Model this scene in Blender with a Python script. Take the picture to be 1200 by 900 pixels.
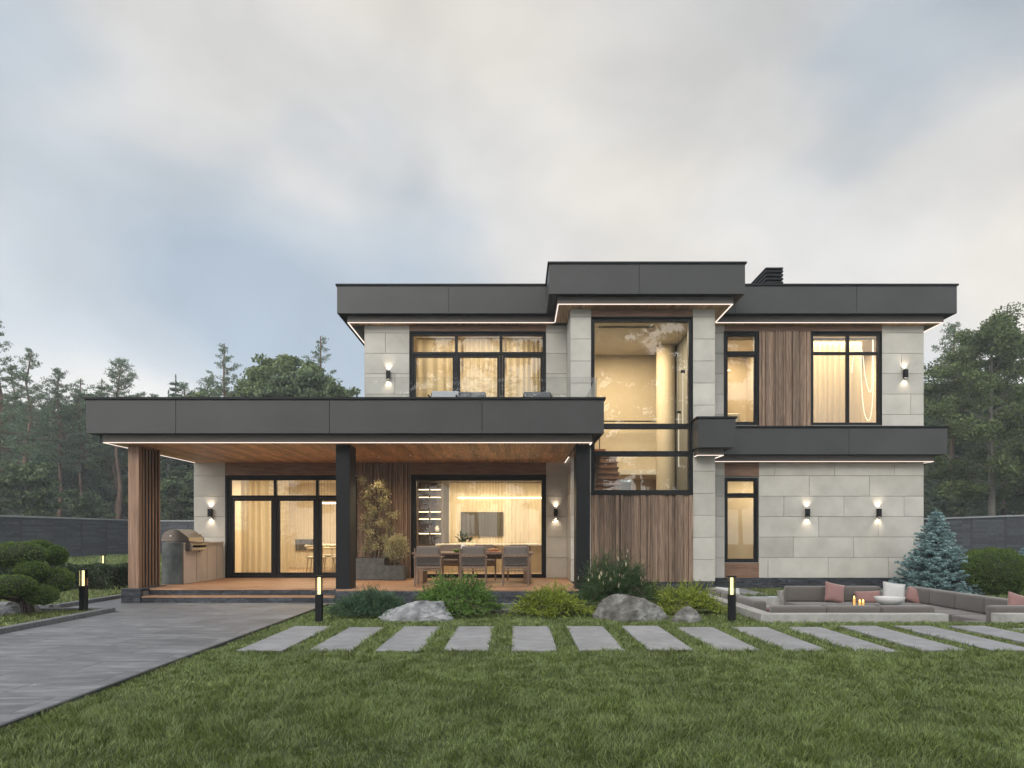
import bpy, math, random
import numpy as np
from mathutils import Vector, Matrix, noise, Euler

R = math.radians
SC = bpy.context.scene
COL = SC.collection
for o in list(bpy.data.objects):
    bpy.data.objects.remove(o)

# ------------------------------------------------------------------ camera
FPX, VX, HY, EYE = 850.0, 606.0, 625.0, 1.5
cd = bpy.data.cameras.new('camera')
cam = bpy.data.objects.new('camera', cd)
COL.objects.link(cam)
cam.location = (0, 0, EYE)
cam.rotation_euler = (R(90), 0, 0)
cd.sensor_width = 36
cd.lens = 36 * FPX / 1200
cd.shift_x = -6 / 1200
cd.shift_y = 175 / 1200
cd.clip_start = 0.05
cd.clip_end = 2000
SC.camera = cam

# ------------------------------------------------------------------ exposure
SC.view_settings.view_transform = 'Standard'
SC.view_settings.look = 'None'
SC.view_settings.exposure = 0.2
SC.view_settings.gamma = 1.0
SC.view_settings.use_curve_mapping = False
cy = SC.cycles
SC.render.engine = 'CYCLES'
cy.use_denoising = True
try:
    cy.denoiser = 'OPENIMAGEDENOISE'
    cy.denoising_input_passes = 'RGB_ALBEDO_NORMAL'
    cy.denoising_prefilter = 'ACCURATE'
except Exception:
    pass
cy.max_bounces = 7
cy.diffuse_bounces = 3
cy.glossy_bounces = 3
cy.transmission_bounces = 4
cy.transparent_max_bounces = 16
cy.volume_bounces = 0
cy.sample_clamp_indirect = 4
cy.caustics_reflective = False
cy.caustics_refractive = False
cy.use_adaptive_sampling = True
cy.adaptive_threshold = 0.01
cy.pixel_filter_width = 1.25

# ------------------------------------------------------------------ sky and sun
SUN_EL, SUN_AZ = 30.0, 202.0          # azimuth clockwise from +Y; behind the camera, to its left
az = R(SUN_AZ)
SUN_DIR = Vector((math.sin(az) * math.cos(R(SUN_EL)), math.cos(az) * math.cos(R(SUN_EL)), math.sin(R(SUN_EL))))
W = bpy.data.worlds.new('World')
SC.world = W
W.use_nodes = True
nt = W.node_tree
nt.nodes.clear()
def N(nt, typ, **kw):
    n = nt.nodes.new(typ)
    for k, v in kw.items():
        if k.startswith('i_'):
            key = k[2:]
            key = int(key) if key.isdigit() else key.replace('_', ' ')
            n.inputs[key].default_value = v
        else:
            setattr(n, k, v)
    return n
def L(nt, a, ao, b, bi):
    nt.links.new(a.outputs[ao], b.inputs[bi])
def ramp(nt, stops, interp='LINEAR'):
    r = nt.nodes.new('ShaderNodeValToRGB')
    r.color_ramp.interpolation = interp
    e = r.color_ramp.elements
    while len(e) < len(stops):
        e.new(0.5)
    for i, (p, c) in enumerate(stops):
        e[i].position = p
        e[i].color = (c[0], c[1], c[2], 1) if not isinstance(c, (int, float)) else (c, c, c, 1)
    return r
sky = N(nt, 'ShaderNodeTexSky', sky_type='NISHITA', sun_disc=False, sun_elevation=R(SUN_EL), sun_rotation=R(SUN_AZ), air_density=1.0, dust_density=2.0)
SKY_STR = 0.1
tc = N(nt, 'ShaderNodeTexCoord')
mp = N(nt, 'ShaderNodeMapping')
mp.inputs['Location'].default_value = (1.843, 8.469, 6.216)
mp.inputs['Scale'].default_value = (1.0, 1.0, 1.45)
mp.inputs['Rotation'].default_value = (0, R(-14), 0)
vr = N(nt, 'ShaderNodeVectorRotate', rotation_type='Z_AXIS')
vr.inputs['Angle'].default_value = R(-27)
L(nt, tc, 'Generated', vr, 'Vector')
L(nt, vr, 0, mp, 'Vector')
n1 = N(nt, 'ShaderNodeTexNoise', i_Scale=1.6, i_Detail=5.0, i_Roughness=0.44, i_Distortion=0.25)
n2 = N(nt, 'ShaderNodeTexNoise', i_Scale=4.2, i_Detail=6.0, i_Roughness=0.5, i_Distortion=0.3)
L(nt, mp, 0, n1, 'Vector'); L(nt, mp, 0, n2, 'Vector')
# cloud radiance in units of the 0.1 background strength
r1 = ramp(nt, [(0.33, (4.35, 5.05, 5.8)), (0.43, (5.3, 5.75, 6.15)), (0.53, (6.6, 6.55, 6.45)), (0.68, (7.9, 7.55, 7.0))], 'EASE')
L(nt, n1, 'Fac', r1, 'Fac')
r2 = ramp(nt, [(0.3, 0.90), (0.7, 1.08)], 'EASE')
L(nt, n2, 'Fac', r2, 'Fac')
mul = N(nt, 'ShaderNodeMix', data_type='RGBA', blend_type='MULTIPLY')
mul.inputs[0].default_value = 1
L(nt, r1, 0, mul, 6); L(nt, r2, 0, mul, 7)
# the hidden sun makes the overcast brighter round its own direction
dot = N(nt, 'ShaderNodeVectorMath', operation='DOT_PRODUCT')
dot.inputs[1].default_value = SUN_DIR
L(nt, tc, 'Generated', dot, 0)
mr = N(nt, 'ShaderNodeMapRange', interpolation_type='SMOOTHSTEP')
mr.inputs['From Min'].default_value = -0.35; mr.inputs['From Max'].default_value = 1.0
mr.inputs['To Min'].default_value = 1.0; mr.inputs['To Max'].default_value = 3.4
L(nt, dot, 'Value', mr, 'Value')
# and the deck is brighter low down, where one looks through more of it
sep = N(nt, 'ShaderNodeSeparateXYZ'); L(nt, tc, 'Generated', sep, 0)
gr = N(nt, 'ShaderNodeMapRange'); gr.inputs['From Min'].default_value = 0.05; gr.inputs['From Max'].default_value = 0.6
gr.inputs['To Min'].default_value = 1.24; gr.inputs['To Max'].default_value = 0.82
L(nt, sep, 2, gr, 0)
gm = N(nt, 'ShaderNodeMath', operation='MULTIPLY'); L(nt, mr, 0, gm, 0); L(nt, gr, 0, gm, 1)
vm = N(nt, 'ShaderNodeVectorMath', operation='SCALE')
L(nt, mul, 2, vm, 0); L(nt, gm, 0, vm, 'Scale')
# where the cloud deck is thin the blue sky shows
thin = ramp(nt, [(0.34, 0.80), (0.5, 1.0)])
L(nt, n1, 'Fac', thin, 'Fac')
mx = N(nt, 'ShaderNodeMix', data_type='RGBA')
L(nt, thin, 0, mx, 0); L(nt, sky, 0, mx, 6); L(nt, vm, 0, mx, 7)
bg = N(nt, 'ShaderNodeBackground', i_Strength=SKY_STR)
L(nt, mx, 2, bg, 'Color')
wo = N(nt, 'ShaderNodeOutputWorld')
L(nt, bg, 0, wo, 'Surface')

sl = bpy.data.lights.new('sun', 'SUN')
sl.energy = 1.25
sl.angle = R(25)
sl.color = (1.0, 0.92, 0.82)
so = bpy.data.objects.new('sun', sl)
COL.objects.link(so)
so.rotation_euler = (-SUN_DIR).to_track_quat('-Z', 'Y').to_euler()

# ------------------------------------------------------------------ helpers
def px(x, Y): return (x - VX) * Y / FPX
def pz(y, Y): return EYE - (y - HY) * Y / FPX
WL = {}
def wl(o):
    return WL.get(o.name, Vector((0, 0, 0)))
def tag(o, label=None, cat=None, group=None, kind=None):
    if label: o['label'] = label
    if cat: o['category'] = cat
    if group: o['group'] = group
    if kind: o['kind'] = kind
    return o
def thing(name, loc, label, cat, group=None):
    o = bpy.data.objects.new(name, None)
    COL.objects.link(o)
    o.location = loc
    o.empty_display_size = 0.2
    WL[o.name] = Vector(loc)
    return tag(o, label, cat, group)
def link(name, me, mat, parent=None, off=None):
    o = bpy.data.objects.new(name, me)
    COL.objects.link(o)
    if mat is not None:
        me.materials.append(mat)
    if parent is not None:
        o.parent = parent
        WL[o.name] = wl(parent)
    return o
class MB:
    def __init__(s): s.v = []; s.f = []
    def add(s, vs, fs):
        b = len(s.v); s.v += [tuple(p) for p in vs]; s.f += [tuple(i + b for i in f) for f in fs]; return s
    def box(s, x0, x1, y0, y1, z0, z1):
        if x0 > x1: x0, x1 = x1, x0
        if y0 > y1: y0, y1 = y1, y0
        if z0 > z1: z0, z1 = z1, z0
        return s.add([(x0,y0,z0),(x1,y0,z0),(x1,y1,z0),(x0,y1,z0),(x0,y0,z1),(x1,y0,z1),(x1,y1,z1),(x0,y1,z1)],
                     [(0,3,2,1),(4,5,6,7),(0,1,5,4),(1,2,6,5),(2,3,7,6),(3,0,4,7)])
    def obox(s, c, size, rot=(0,0,0)):
        m = Euler(rot).to_matrix(); c = Vector(c); h = Vector(size) / 2
        vs = [c + m @ Vector((sx*h.x, sy*h.y, sz*h.z)) for sz in (-1,1) for sx, sy in ((-1,-1),(1,-1),(1,1),(-1,1))]
        return s.add(vs, [(0,3,2,1),(4,5,6,7),(0,1,5,4),(1,2,6,5),(2,3,7,6),(3,0,4,7)])
    def tube(s, pts, rad, n=8):
        pts = [Vector(p) for p in pts]
        if not hasattr(rad, '__len__'): rad = [rad] * len(pts)
        vs = []; fs = []
        up = Vector((0.13, 0.31, 0.94))
        for i, p in enumerate(pts):
            d = (pts[min(i+1, len(pts)-1)] - pts[max(i-1, 0)]).normalized()
            a = d.cross(up)
            if a.length < 0.1: a = d.cross(Vector((1, 0, 0)))
            a.normalize(); b = d.cross(a)
            for k in range(n):
                t = 2 * math.pi * k / n
                vs.append(p + (a * math.cos(t) + b * math.sin(t)) * rad[i])
        for i in range(len(pts) - 1):
            for k in range(n):
                fs.append((i*n+k, i*n+(k+1) % n, (i+1)*n+(k+1) % n, (i+1)*n+k))
        fs.append(tuple(range(n))[::-1]); fs.append(tuple((len(pts)-1)*n + k for k in range(n)))
        return s.add(vs, fs)
    def cyl(s, x, y, z0, z1, r, n=20, r2=None):
        return s.tube([(x, y, z0), (x, y, z1)], [r, r if r2 is None else r2], n)
    def prism(s, prof, axis, a0, a1):
        # prof: 2-D outline in the two axes other than AXIS, extruded along AXIS
        n = len(prof)
        def P(p, a):
            return (a, p[0], p[1]) if axis == 'x' else (p[0], a, p[1]) if axis == 'y' else (p[0], p[1], a)
        vs = [P(p, a0) for p in prof] + [P(p, a1) for p in prof]
        fs = [tuple(range(n))[::-1], tuple(range(n, 2*n))] + [(i, (i+1) % n, n+(i+1) % n, n+i) for i in range(n)]
        return s.add(vs, fs)
    def build(s, name, mat, parent=None, smooth=False, bevel=0, seg=2):
        off = wl(parent) if parent is not None else Vector((0, 0, 0))
        me = bpy.data.meshes.new(name)
        me.from_pydata([(v[0]-off.x, v[1]-off.y, v[2]-off.z) for v in s.v], [], s.f)
        import bmesh
        bm = bmesh.new(); bm.from_mesh(me)
        bmesh.ops.recalc_face_normals(bm, faces=bm.faces)
        bm.to_mesh(me); bm.free()
        if smooth:
            me.polygons.foreach_set('use_smooth', [True] * len(me.polygons))
        me.update()
        o = link(name, me, mat, parent)
        if bevel:
            m = o.modifiers.new('edge', 'BEVEL'); m.width = bevel; m.segments = seg; m.limit_method = 'ANGLE'
            m.angle_limit = R(40)
        return o
def children(o):
    return [c for c in bpy.data.objects if c.parent == o]
def copy_tree(o, parent=None, kids=None):
    c = o.copy(); COL.objects.link(c)
    if parent is not None: c.parent = parent
    for ch in children(o): copy_tree(ch, c)
    return c
def raw_mesh(name, verts, loops, counts, mat, parent=None, smooth=False):
    """numpy arrays straight into a mesh"""
    me = bpy.data.meshes.new(name)
    me.vertices.add(len(verts)); me.vertices.foreach_set('co', np.asarray(verts, np.float32).ravel())
    me.loops.add(len(loops)); me.loops.foreach_set('vertex_index', np.asarray(loops, np.int32))
    me.polygons.add(len(counts))
    st = np.concatenate([[0], np.cumsum(counts)[:-1]]).astype(np.int32)
    me.polygons.foreach_set('loop_start', st)
    try: me.polygons.foreach_set('loop_total', np.asarray(counts, np.int32))
    except Exception: pass
    if smooth: me.polygons.foreach_set('use_smooth', np.ones(len(counts), bool))
    me.update(calc_edges=True); me.validate()
    return link(name, me, mat, parent)
def leaves(name, C, D, size, aspect, mat, parent=None, rng=None, flat=0.0, off=None):
    """rhombic leaf faces: centres C (n,3), long-axis directions D (n,3), length size (n or scalar)"""
    rng = rng or np.random.default_rng(1)
    C = np.asarray(C, float); n = len(C)
    D = np.asarray(D, float); D = D / (np.linalg.norm(D, axis=1, keepdims=True) + 1e-9)
    Q = rng.normal(size=(n, 3)); Q[:, 2] += flat * np.sign(Q[:, 2]) * 2
    S = np.cross(D, Q); S /= (np.linalg.norm(S, axis=1, keepdims=True) + 1e-9)
    size = np.broadcast_to(size, (n,)).reshape(-1, 1) * rng.uniform(0.7, 1.3, (n, 1))
    w = size * aspect
    v = np.stack([C - D*size*.5, C + S*w*.5 - D*size*.05, C + D*size*.5, C - S*w*.5 - D*size*.05], 1).reshape(-1, 3)
    if off is None and parent is not None: off = wl(parent)
    if off is not None: v = v - np.array(off)
    return raw_mesh(name, v, np.arange(4*n), np.full(n, 4), mat, parent)

# ------------------------------------------------------------------ materials
MATS = {}
def mat(name, c1, c2=None, rough=.6, metal=0., isl=0., scale=4., stretch=(1,1,1), detail=5., bump=0., bscale=None,
        spec=.5, lo=.35, hi=.65, emit=None, estr=0., sheen=0., trans=0., c3=None, big=0., bigs=.9):
    if name in MATS: return MATS[name]
    m = bpy.data.materials.new(name); m.use_nodes = True
    t = m.node_tree; t.nodes.clear()
    b = N(t, 'ShaderNodeBsdfPrincipled', i_Roughness=rough, i_Metallic=metal)
    b.inputs['Specular IOR Level'].default_value = spec
    o = N(t, 'ShaderNodeOutputMaterial')
    c2 = c2 or c1
    co = N(t, 'ShaderNodeTexCoord'); mp = N(t, 'ShaderNodeMapping'); mp.inputs['Scale'].default_value = stretch
    L(t, co, 'Object', mp, 'Vector')
    geo = N(t, 'ShaderNodeNewGeometry')
    vec = mp
    if isl:
        # shift the grain from board to board
        ad = N(t, 'ShaderNodeVectorMath', operation='ADD'); cb = N(t, 'ShaderNodeCombineXYZ')
        ml = N(t, 'ShaderNodeMath', operation='MULTIPLY', i_1=37.0)
        L(t, geo, 'Random Per Island', ml, 0)
        for k in range(3): L(t, ml, 0, cb, k)
        L(t, mp, 0, ad, 0); L(t, cb, 0, ad, 1); vec = ad
    nz = N(t, 'ShaderNodeTexNoise', i_Scale=scale, i_Detail=detail, i_Roughness=.58)
    L(t, vec, 0, nz, 'Vector')
    rp = ramp(t, [(lo, c1), (hi, c2)] if c3 is None else [(lo, c1), ((lo+hi)/2, c2), (hi, c3)])
    L(t, nz, 'Fac', rp, 'Fac')
    colour = (rp, 0)
    if isl:
        hs = N(t, 'ShaderNodeHueSaturation')
        mr = N(t, 'ShaderNodeMapRange'); mr.inputs['To Min'].default_value = 1 - isl; mr.inputs['To Max'].default_value = 1 + isl
        L(t, geo, 'Random Per Island', mr, 0); L(t, mr, 0, hs, 'Value'); L(t, rp, 0, hs, 'Color')
        colour = (hs, 0)
    if big:
        nb = N(t, 'ShaderNodeTexNoise', i_Scale=bigs, i_Detail=6.); L(t, co, 'Object', nb, 'Vector')
        mr2 = N(t, 'ShaderNodeMapRange'); mr2.inputs['From Min'].default_value = .3; mr2.inputs['From Max'].default_value = .7
        mr2.inputs['To Min'].default_value = 1 - big; mr2.inputs['To Max'].default_value = 1 + big
        h2 = N(t, 'ShaderNodeHueSaturation'); L(t, nb, 'Fac', mr2, 0); L(t, mr2, 0, h2, 'Value'); L(t, *colour, h2, 'Color')
        colour = (h2, 0)
    L(t, *colour, b, 'Base Color')
    if bump:
        nb = nz
        if bscale:
            nb = N(t, 'ShaderNodeTexNoise', i_Scale=bscale, i_Detail=6.); L(t, vec, 0, nb, 'Vector')
        bp = N(t, 'ShaderNodeBump', i_Strength=bump, i_Distance=.02); L(t, nb, 'Fac', bp, 'Height'); L(t, bp, 0, b, 'Normal')
    if sheen:
        b.inputs['Sheen Weight'].default_value = sheen
    if emit:
        b.inputs['Emission Color'].default_value = (*emit, 1); b.inputs['Emission Strength'].default_value = estr
    if trans:
        tr = N(t, 'ShaderNodeBsdfTranslucent'); L(t, *colour, tr, 'Color')
        ms = N(t, 'ShaderNodeMixShader', i_0=trans); L(t, b, 0, ms, 1); L(t, tr, 0, ms, 2); L(t, ms, 0, o, 'Surface')
    else:
        L(t, b, 0, o, 'Surface')
    MATS[name] = m
    return m
def emitter(name, c, s):
    m = bpy.data.materials.new(name); m.use_nodes = True; t = m.node_tree; t.nodes.clear()
    e = N(t, 'ShaderNodeEmission', i_Strength=s); e.inputs[0].default_value = (*c, 1)
    o = N(t, 'ShaderNodeOutputMaterial'); L(t, e, 0, o, 'Surface'); MATS[name] = m
    return m
def glass(name, tint=(.93,.95,.94), k=1.5, base=.05):
    m = bpy.data.materials.new(name); m.use_nodes = True; t = m.node_tree; t.nodes.clear()
    tr = N(t, 'ShaderNodeBsdfTransparent'); tr.inputs[0].default_value = (*tint, 1)
    gl = N(t, 'ShaderNodeBsdfGlossy', i_Roughness=.003)
    fr = N(t, 'ShaderNodeFresnel', i_IOR=1.5)
    ma = N(t, 'ShaderNodeMath', operation='MULTIPLY_ADD', i_1=k, i_2=base); L(t, fr, 0, ma, 0)
    mi = N(t, 'ShaderNodeMath', operation='MINIMUM', i_1=1.); L(t, ma, 0, mi, 0)
    ms = N(t, 'ShaderNodeMixShader'); L(t, mi, 0, ms, 0); L(t, tr, 0, ms, 1); L(t, gl, 0, ms, 2)
    o = N(t, 'ShaderNodeOutputMaterial'); L(t, ms, 0, o, 'Surface'); MATS[name] = m
    return m
def sheer(name, c, opacity):
    m = bpy.data.materials.new(name); m.use_nodes = True; t = m.node_tree; t.nodes.clear()
    d = N(t, 'ShaderNodeBsdfDiffuse'); d.inputs[0].default_value = (*c, 1)
    tl = N(t, 'ShaderNodeBsdfTranslucent'); tl.inputs[0].default_value = (*c, 1)
    tp = N(t, 'ShaderNodeBsdfTransparent')
    m1 = N(t, 'ShaderNodeMixShader', i_0=.5); L(t, d, 0, m1, 1); L(t, tl, 0, m1, 2)
    # the cloth looks denser where a fold is seen edge-on
    lw = N(t, 'ShaderNodeLayerWeight', i_Blend=.35)
    mr = N(t, 'ShaderNodeMapRange'); mr.inputs['To Min'].default_value = opacity; mr.inputs['To Max'].default_value = min(1, opacity + .4)
    L(t, lw, 'Facing', mr, 0)
    m2 = N(t, 'ShaderNodeMixShader'); L(t, mr, 0, m2, 0); L(t, tp, 0, m2, 1); L(t, m1, 0, m2, 2)
    o = N(t, 'ShaderNodeOutputMaterial'); L(t, m2, 0, o, 'Surface'); MATS[name] = m
    return m
STONE = mat('limestone', (.36,.342,.305), (.49,.47,.425), rough=.75, isl=.07, scale=1.5, detail=12, bump=.2, bscale=38, lo=.3, hi=.72)
MORTAR = mat('joint', (.20,.195,.18), rough=.9)
METAL = mat('anthracite_cladding', (.040,.041,.040), (.050,.051,.050), rough=.4, scale=.8, isl=.05, bump=.05, bscale=.9, spec=.28)
METALD = mat('black_trim', (.012,.012,.013), rough=.5, spec=.15)
FRAME = mat('window_frame', (.012,.012,.013), (.017,.017,.018), rough=.45, spec=.15)
TAUPE = mat('soffit_edge', (.10,.082,.068), rough=.5)
SOFFIT = mat('cedar_soffit', (.40,.205,.095), (.82,.51,.27), rough=.5, isl=.26, scale=3.2, stretch=(14,.7,14), bump=.1)
DECK = mat('deck_boards', (.24,.125,.065), (.42,.245,.14), rough=.55, isl=.12, scale=3, stretch=(.7,12,12), bump=.1)
WOODV = mat('weathered_cladding', (.115,.072,.047), (.275,.188,.13), rough=.7, isl=.28, scale=3.5, stretch=(11,11,.6), bump=.2, detail=8)
WOODB = mat('brown_board', (.13,.068,.04), (.23,.13,.08), rough=.6, scale=3, stretch=(.8,12,12), bump=.1)
POSTW = mat('oak_post', (.17,.095,.058), (.33,.20,.125), rough=.6, isl=.08, scale=3.5, stretch=(12,12,.5), bump=.15)
SLATE = mat('slate_ledge', (.012,.014,.019), (.05,.056,.068), rough=.6, isl=.5, scale=9, bump=.6, bscale=22)
PLASTER = mat('interior_plaster', (.61,.51,.37), (.65,.55,.41), rough=.85, scale=2)
CEIL = mat('interior_ceiling', (.68,.62,.53), rough=.9)
IFLOOR = mat('interior_floor', (.30,.19,.11), (.42,.28,.17), rough=.4, scale=3, stretch=(.7,9,9))
LED = emitter('led_strip', (1.0,.84,.72), 1.15)
COVE = emitter('cove_strip', (1.0,.66,.38), 330.0)
COVEU = emitter('cove_strip_upper', (1.0,.66,.38), 25.0)
LEDW = emitter('led_warm', (1.0,.74,.42), 5.0)
GLASS = glass('window_glass', k=.7, base=.0)
GLASSU = glass('upper_glass', k=1.15, base=.0)
GLASSR = glass('rail_glass', (.96,.97,.97), k=.7, base=.0)
CONC = mat('concrete', (.27,.26,.245), (.37,.355,.335), rough=.85, scale=7, bump=.15, bscale=60, detail=8)


HAZE_D = 0.0012
# ================================================================== ground, driveway, kerbs
YW = 19.54      # main front wall plane
PX0, PX1, PY0, PY1 = 4.07, 9.65, 12.1, 17.3      # sunken pit outline
def ground_mesh():
    xs = sorted([-75, -9.2, -7.7, -3.92, PX0, PX1, 75] + [-30, 30])
    ys = sorted([-60, PY0, PY1, 130, 13.8, 14.4, 30])
    b = MB()
    for i in range(len(xs)-1):
        for j in range(len(ys)-1):
            x0, x1, y0, y1 = xs[i], xs[i+1], ys[j], ys[j+1]
            if x0 >= PX0 and x1 <= PX1 and y0 >= PY0 and y1 <= PY1: continue
            b.add([(x0,y0,0),(x1,y0,0),(x1,y1,0),(x0,y1,0)], [(0,1,2,3)])
    return b
SOIL = mat('lawn_soil', (.03,.045,.012), (.065,.09,.025), rough=.95, scale=1.4, detail=9, bump=.4, bscale=40)
g = ground_mesh()
import bmesh
o = g.build('ground', SOIL)
bm = bmesh.new(); bm.from_mesh(o.data); bmesh.ops.remove_doubles(bm, verts=bm.verts, dist=1e-4)
for f in bm.faces:
    if f.normal.z < 0: f.normal_flip()
bm.to_mesh(o.data); bm.free()
tag(o, 'green lawn ground around the house', None, None, 'structure')

def paver_mat():
    m = bpy.data.materials.new('driveway_pavers'); m.use_nodes = True; t = m.node_tree; t.nodes.clear()
    co = N(t, 'ShaderNodeTexCoord'); mp = N(t, 'ShaderNodeMapping'); L(t, co, 'Object', mp, 0)
    br = N(t, 'ShaderNodeTexBrick', offset=.5, offset_frequency=2)
    br.inputs['Color1'].default_value = (.0, 0, 0, 1); br.inputs['Color2'].default_value = (1, 1, 1, 1); br.inputs['Mortar'].default_value = (.5, .5, .5, 1)
    br.inputs['Scale'].default_value = 1; br.inputs['Mortar Size'].default_value = .007; br.inputs['Mortar Smooth'].default_value = .2
    br.inputs['Brick Width'].default_value = 1.2; br.inputs['Row Height'].default_value = .6
    L(t, mp, 0, br, 0)
    # each stone has its own streaks
    ml = N(t, 'ShaderNodeVectorMath', operation='MULTIPLY'); ml.inputs[1].default_value = (1.1, 4.6, 1); L(t, co, 'Object', ml, 0)
    sh = N(t, 'ShaderNodeVectorMath', operation='MULTIPLY_ADD'); sh.inputs[1].default_value = (9, 9, 9); L(t, br, 'Color', sh, 0); L(t, ml, 0, sh, 2)
    nz = N(t, 'ShaderNodeTexNoise', i_Scale=1.6, i_Detail=8., i_Roughness=.62, i_Distortion=.6); L(t, sh, 0, nz, 0)
    rp = ramp(t, [(.34, (.088,.092,.099)), (.52, (.138,.142,.150)), (.68, (.225,.230,.24))]); L(t, nz, 'Fac', rp, 0)
    nf = N(t, 'ShaderNodeTexNoise', i_Scale=60., i_Detail=4.); L(t, co, 'Object', nf, 0)
    hs = N(t, 'ShaderNodeHueSaturation'); mr = N(t, 'ShaderNodeMapRange'); mr.inputs['To Min'].default_value = .82; mr.inputs['To Max'].default_value = 1.15
    L(t, br, 'Color', mr, 0); L(t, mr, 0, hs, 'Value'); L(t, rp, 0, hs, 'Color')
    mx = N(t, 'ShaderNodeMix', data_type='RGBA'); mx.inputs[7].default_value = (.045,.047,.05,1)
    L(t, br, 'Fac', mx, 0); L(t, hs, 0, mx, 6)
    b = N(t, 'ShaderNodeBsdfPrincipled', i_Roughness=.5); L(t, mx, 2, b, 'Base Color')
    rr = N(t, 'ShaderNodeMapRange'); rr.inputs['To Min'].default_value = .42; rr.inputs['To Max'].default_value = .7; L(t, nz, 'Fac', rr, 0); L(t, rr, 0, b, 'Roughness')
    bp = N(t, 'ShaderNodeBump', i_Strength=.25, i_Distance=.01); iv = N(t, 'ShaderNodeMath', operation='SUBTRACT'); L(t, nf, 'Fac', iv, 0); L(t, br, 'Fac', iv, 1)
    L(t, iv, 0, bp, 'Height'); L(t, bp, 0, b, 'Normal')
    o = N(t, 'ShaderNodeOutputMaterial'); L(t, b, 0, o, 0)
    return m
PAVER = paver_mat()
d = MB()
Zd = .012
for (x0, x1, y0, y1) in ((-7.6, -3.94, -12, 15.6), (-9.1, -7.6, 13.9, 15.6), (-9.1, -8.5, 15.6, 30), (-22, -9.1, 13.9, 14.3), (-3.94, 1.3, 15.05, 15.6)):
    d.add([(x0,y0,Zd),(x1,y0,Zd),(x1,y1,Zd),(x0,y1,Zd)], [(0,1,2,3)])
tag(d.build('driveway', PAVER), 'grey stone paved driveway leading to the terrace steps', None, None, 'structure')
EDGE = mat('steel_edging', (.03,.032,.036), rough=.5)
e = MB(); e.box(-3.945, -3.905, -12, 15.05, -.05, .045); e.box(-3.905, 1.3, 15.02, 15.06, -.05, .03)
tag(e.build('edging_strip', EDGE), 'dark metal edging between driveway and lawn', None, None, 'structure')
KERB = mat('kerb_stone', (.10,.104,.11), (.15,.155,.16), rough=.8, scale=10, bump=.3)
k = MB()
for i in range(22): k.box(-7.79, -7.64, 13.8-(i+1)*1.0+.008, 13.8-i*1.0, -.1, .09)
for i in range(14): k.box(-7.80-(i+1)*1.0+.008, -7.80-i*1.0, 13.66, 13.8, -.1, .088)
for i in range(15): k.box(-9.22, -9.08, 14.4+i*1.0, 15.4+i*1.0-.008, -.1, .09)
for i in range(13): k.box(-9.23-(i+1)*1.0+.008, -9.23-i*1.0, 14.3, 14.43, -.1, .088)
tag(k.build('kerb', KERB, bevel=.008), 'grey stone kerb around the left planting beds', None, None, 'structure')
BED = mat('bed_soil', (.03,.042,.012), (.06,.075,.022), rough=.95, scale=6, bump=.5, bscale=30)
b = MB()
b.add([(-21.8,-8,.05),(-7.79,-8,.05),(-7.79,13.66,.05),(-21.8,13.66,.05)], [(0,1,2,3)])
b.add([(-27.5,14.43,.05),(-9.22,14.43,.05),(-9.22,29,.05),(-27.5,29,.05)], [(0,1,2,3)])
tag(b.build('planting_ground', BED), 'mossy ground of the left planting beds', None, None, 'structure')

# stepping slabs, one thing each
SLAB = mat('slab_stone', (.19,.192,.203), (.245,.248,.26), rough=.7, scale=5, detail=10, bump=.15, bscale=70, big=.13, bigs=1.3)
ORD = ['first','second','third','fourth','fifth','sixth','seventh','eighth','ninth','tenth','eleventh','twelfth','thirteenth','fourteenth','fifteenth','sixteenth']
SLABS = []
rs = random.Random(3)
for i in range(16):
    x0 = -3.50 + i*.857 + rs.uniform(-.006,.006)
    y0, y1 = 9.05 + rs.uniform(-.01,.01), 11.42 + rs.uniform(-.01,.01)
    SLABS.append((x0, x0+.572, y0, y1))
    b = MB(); b.box(x0, x0+.572, y0, y1, -.02, .035)
    where = 'nearest the driveway edge' if i == 0 else 'counting from the driveway edge'
    s = b.build('stepping_slab', SLAB, bevel=.006)
    s.rotation_euler = (rs.uniform(-.0015,.0015), rs.uniform(-.003,.003), 0)
    tag(s, f'flat grey rectangular stepping slab set in grass, {ORD[i]} slab {where}', 'paving slab', 'stepping slabs across the lawn')

for (x0, lab) in ((4.55, 'grey slab on the grass behind the seating pit, nearer the stairwell bay'), (5.45, 'grey slab on the grass behind the seating pit, nearer the narrow window')):
    b = MB(); b.box(x0, x0+.58, 17.42, 19.3, -.02, .035); s = b.build('stepping_slab', SLAB, bevel=.006); SLABS.append((x0, x0+.58, 17.42, 19.3))
    tag(s, lab, 'paving slab')
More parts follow.
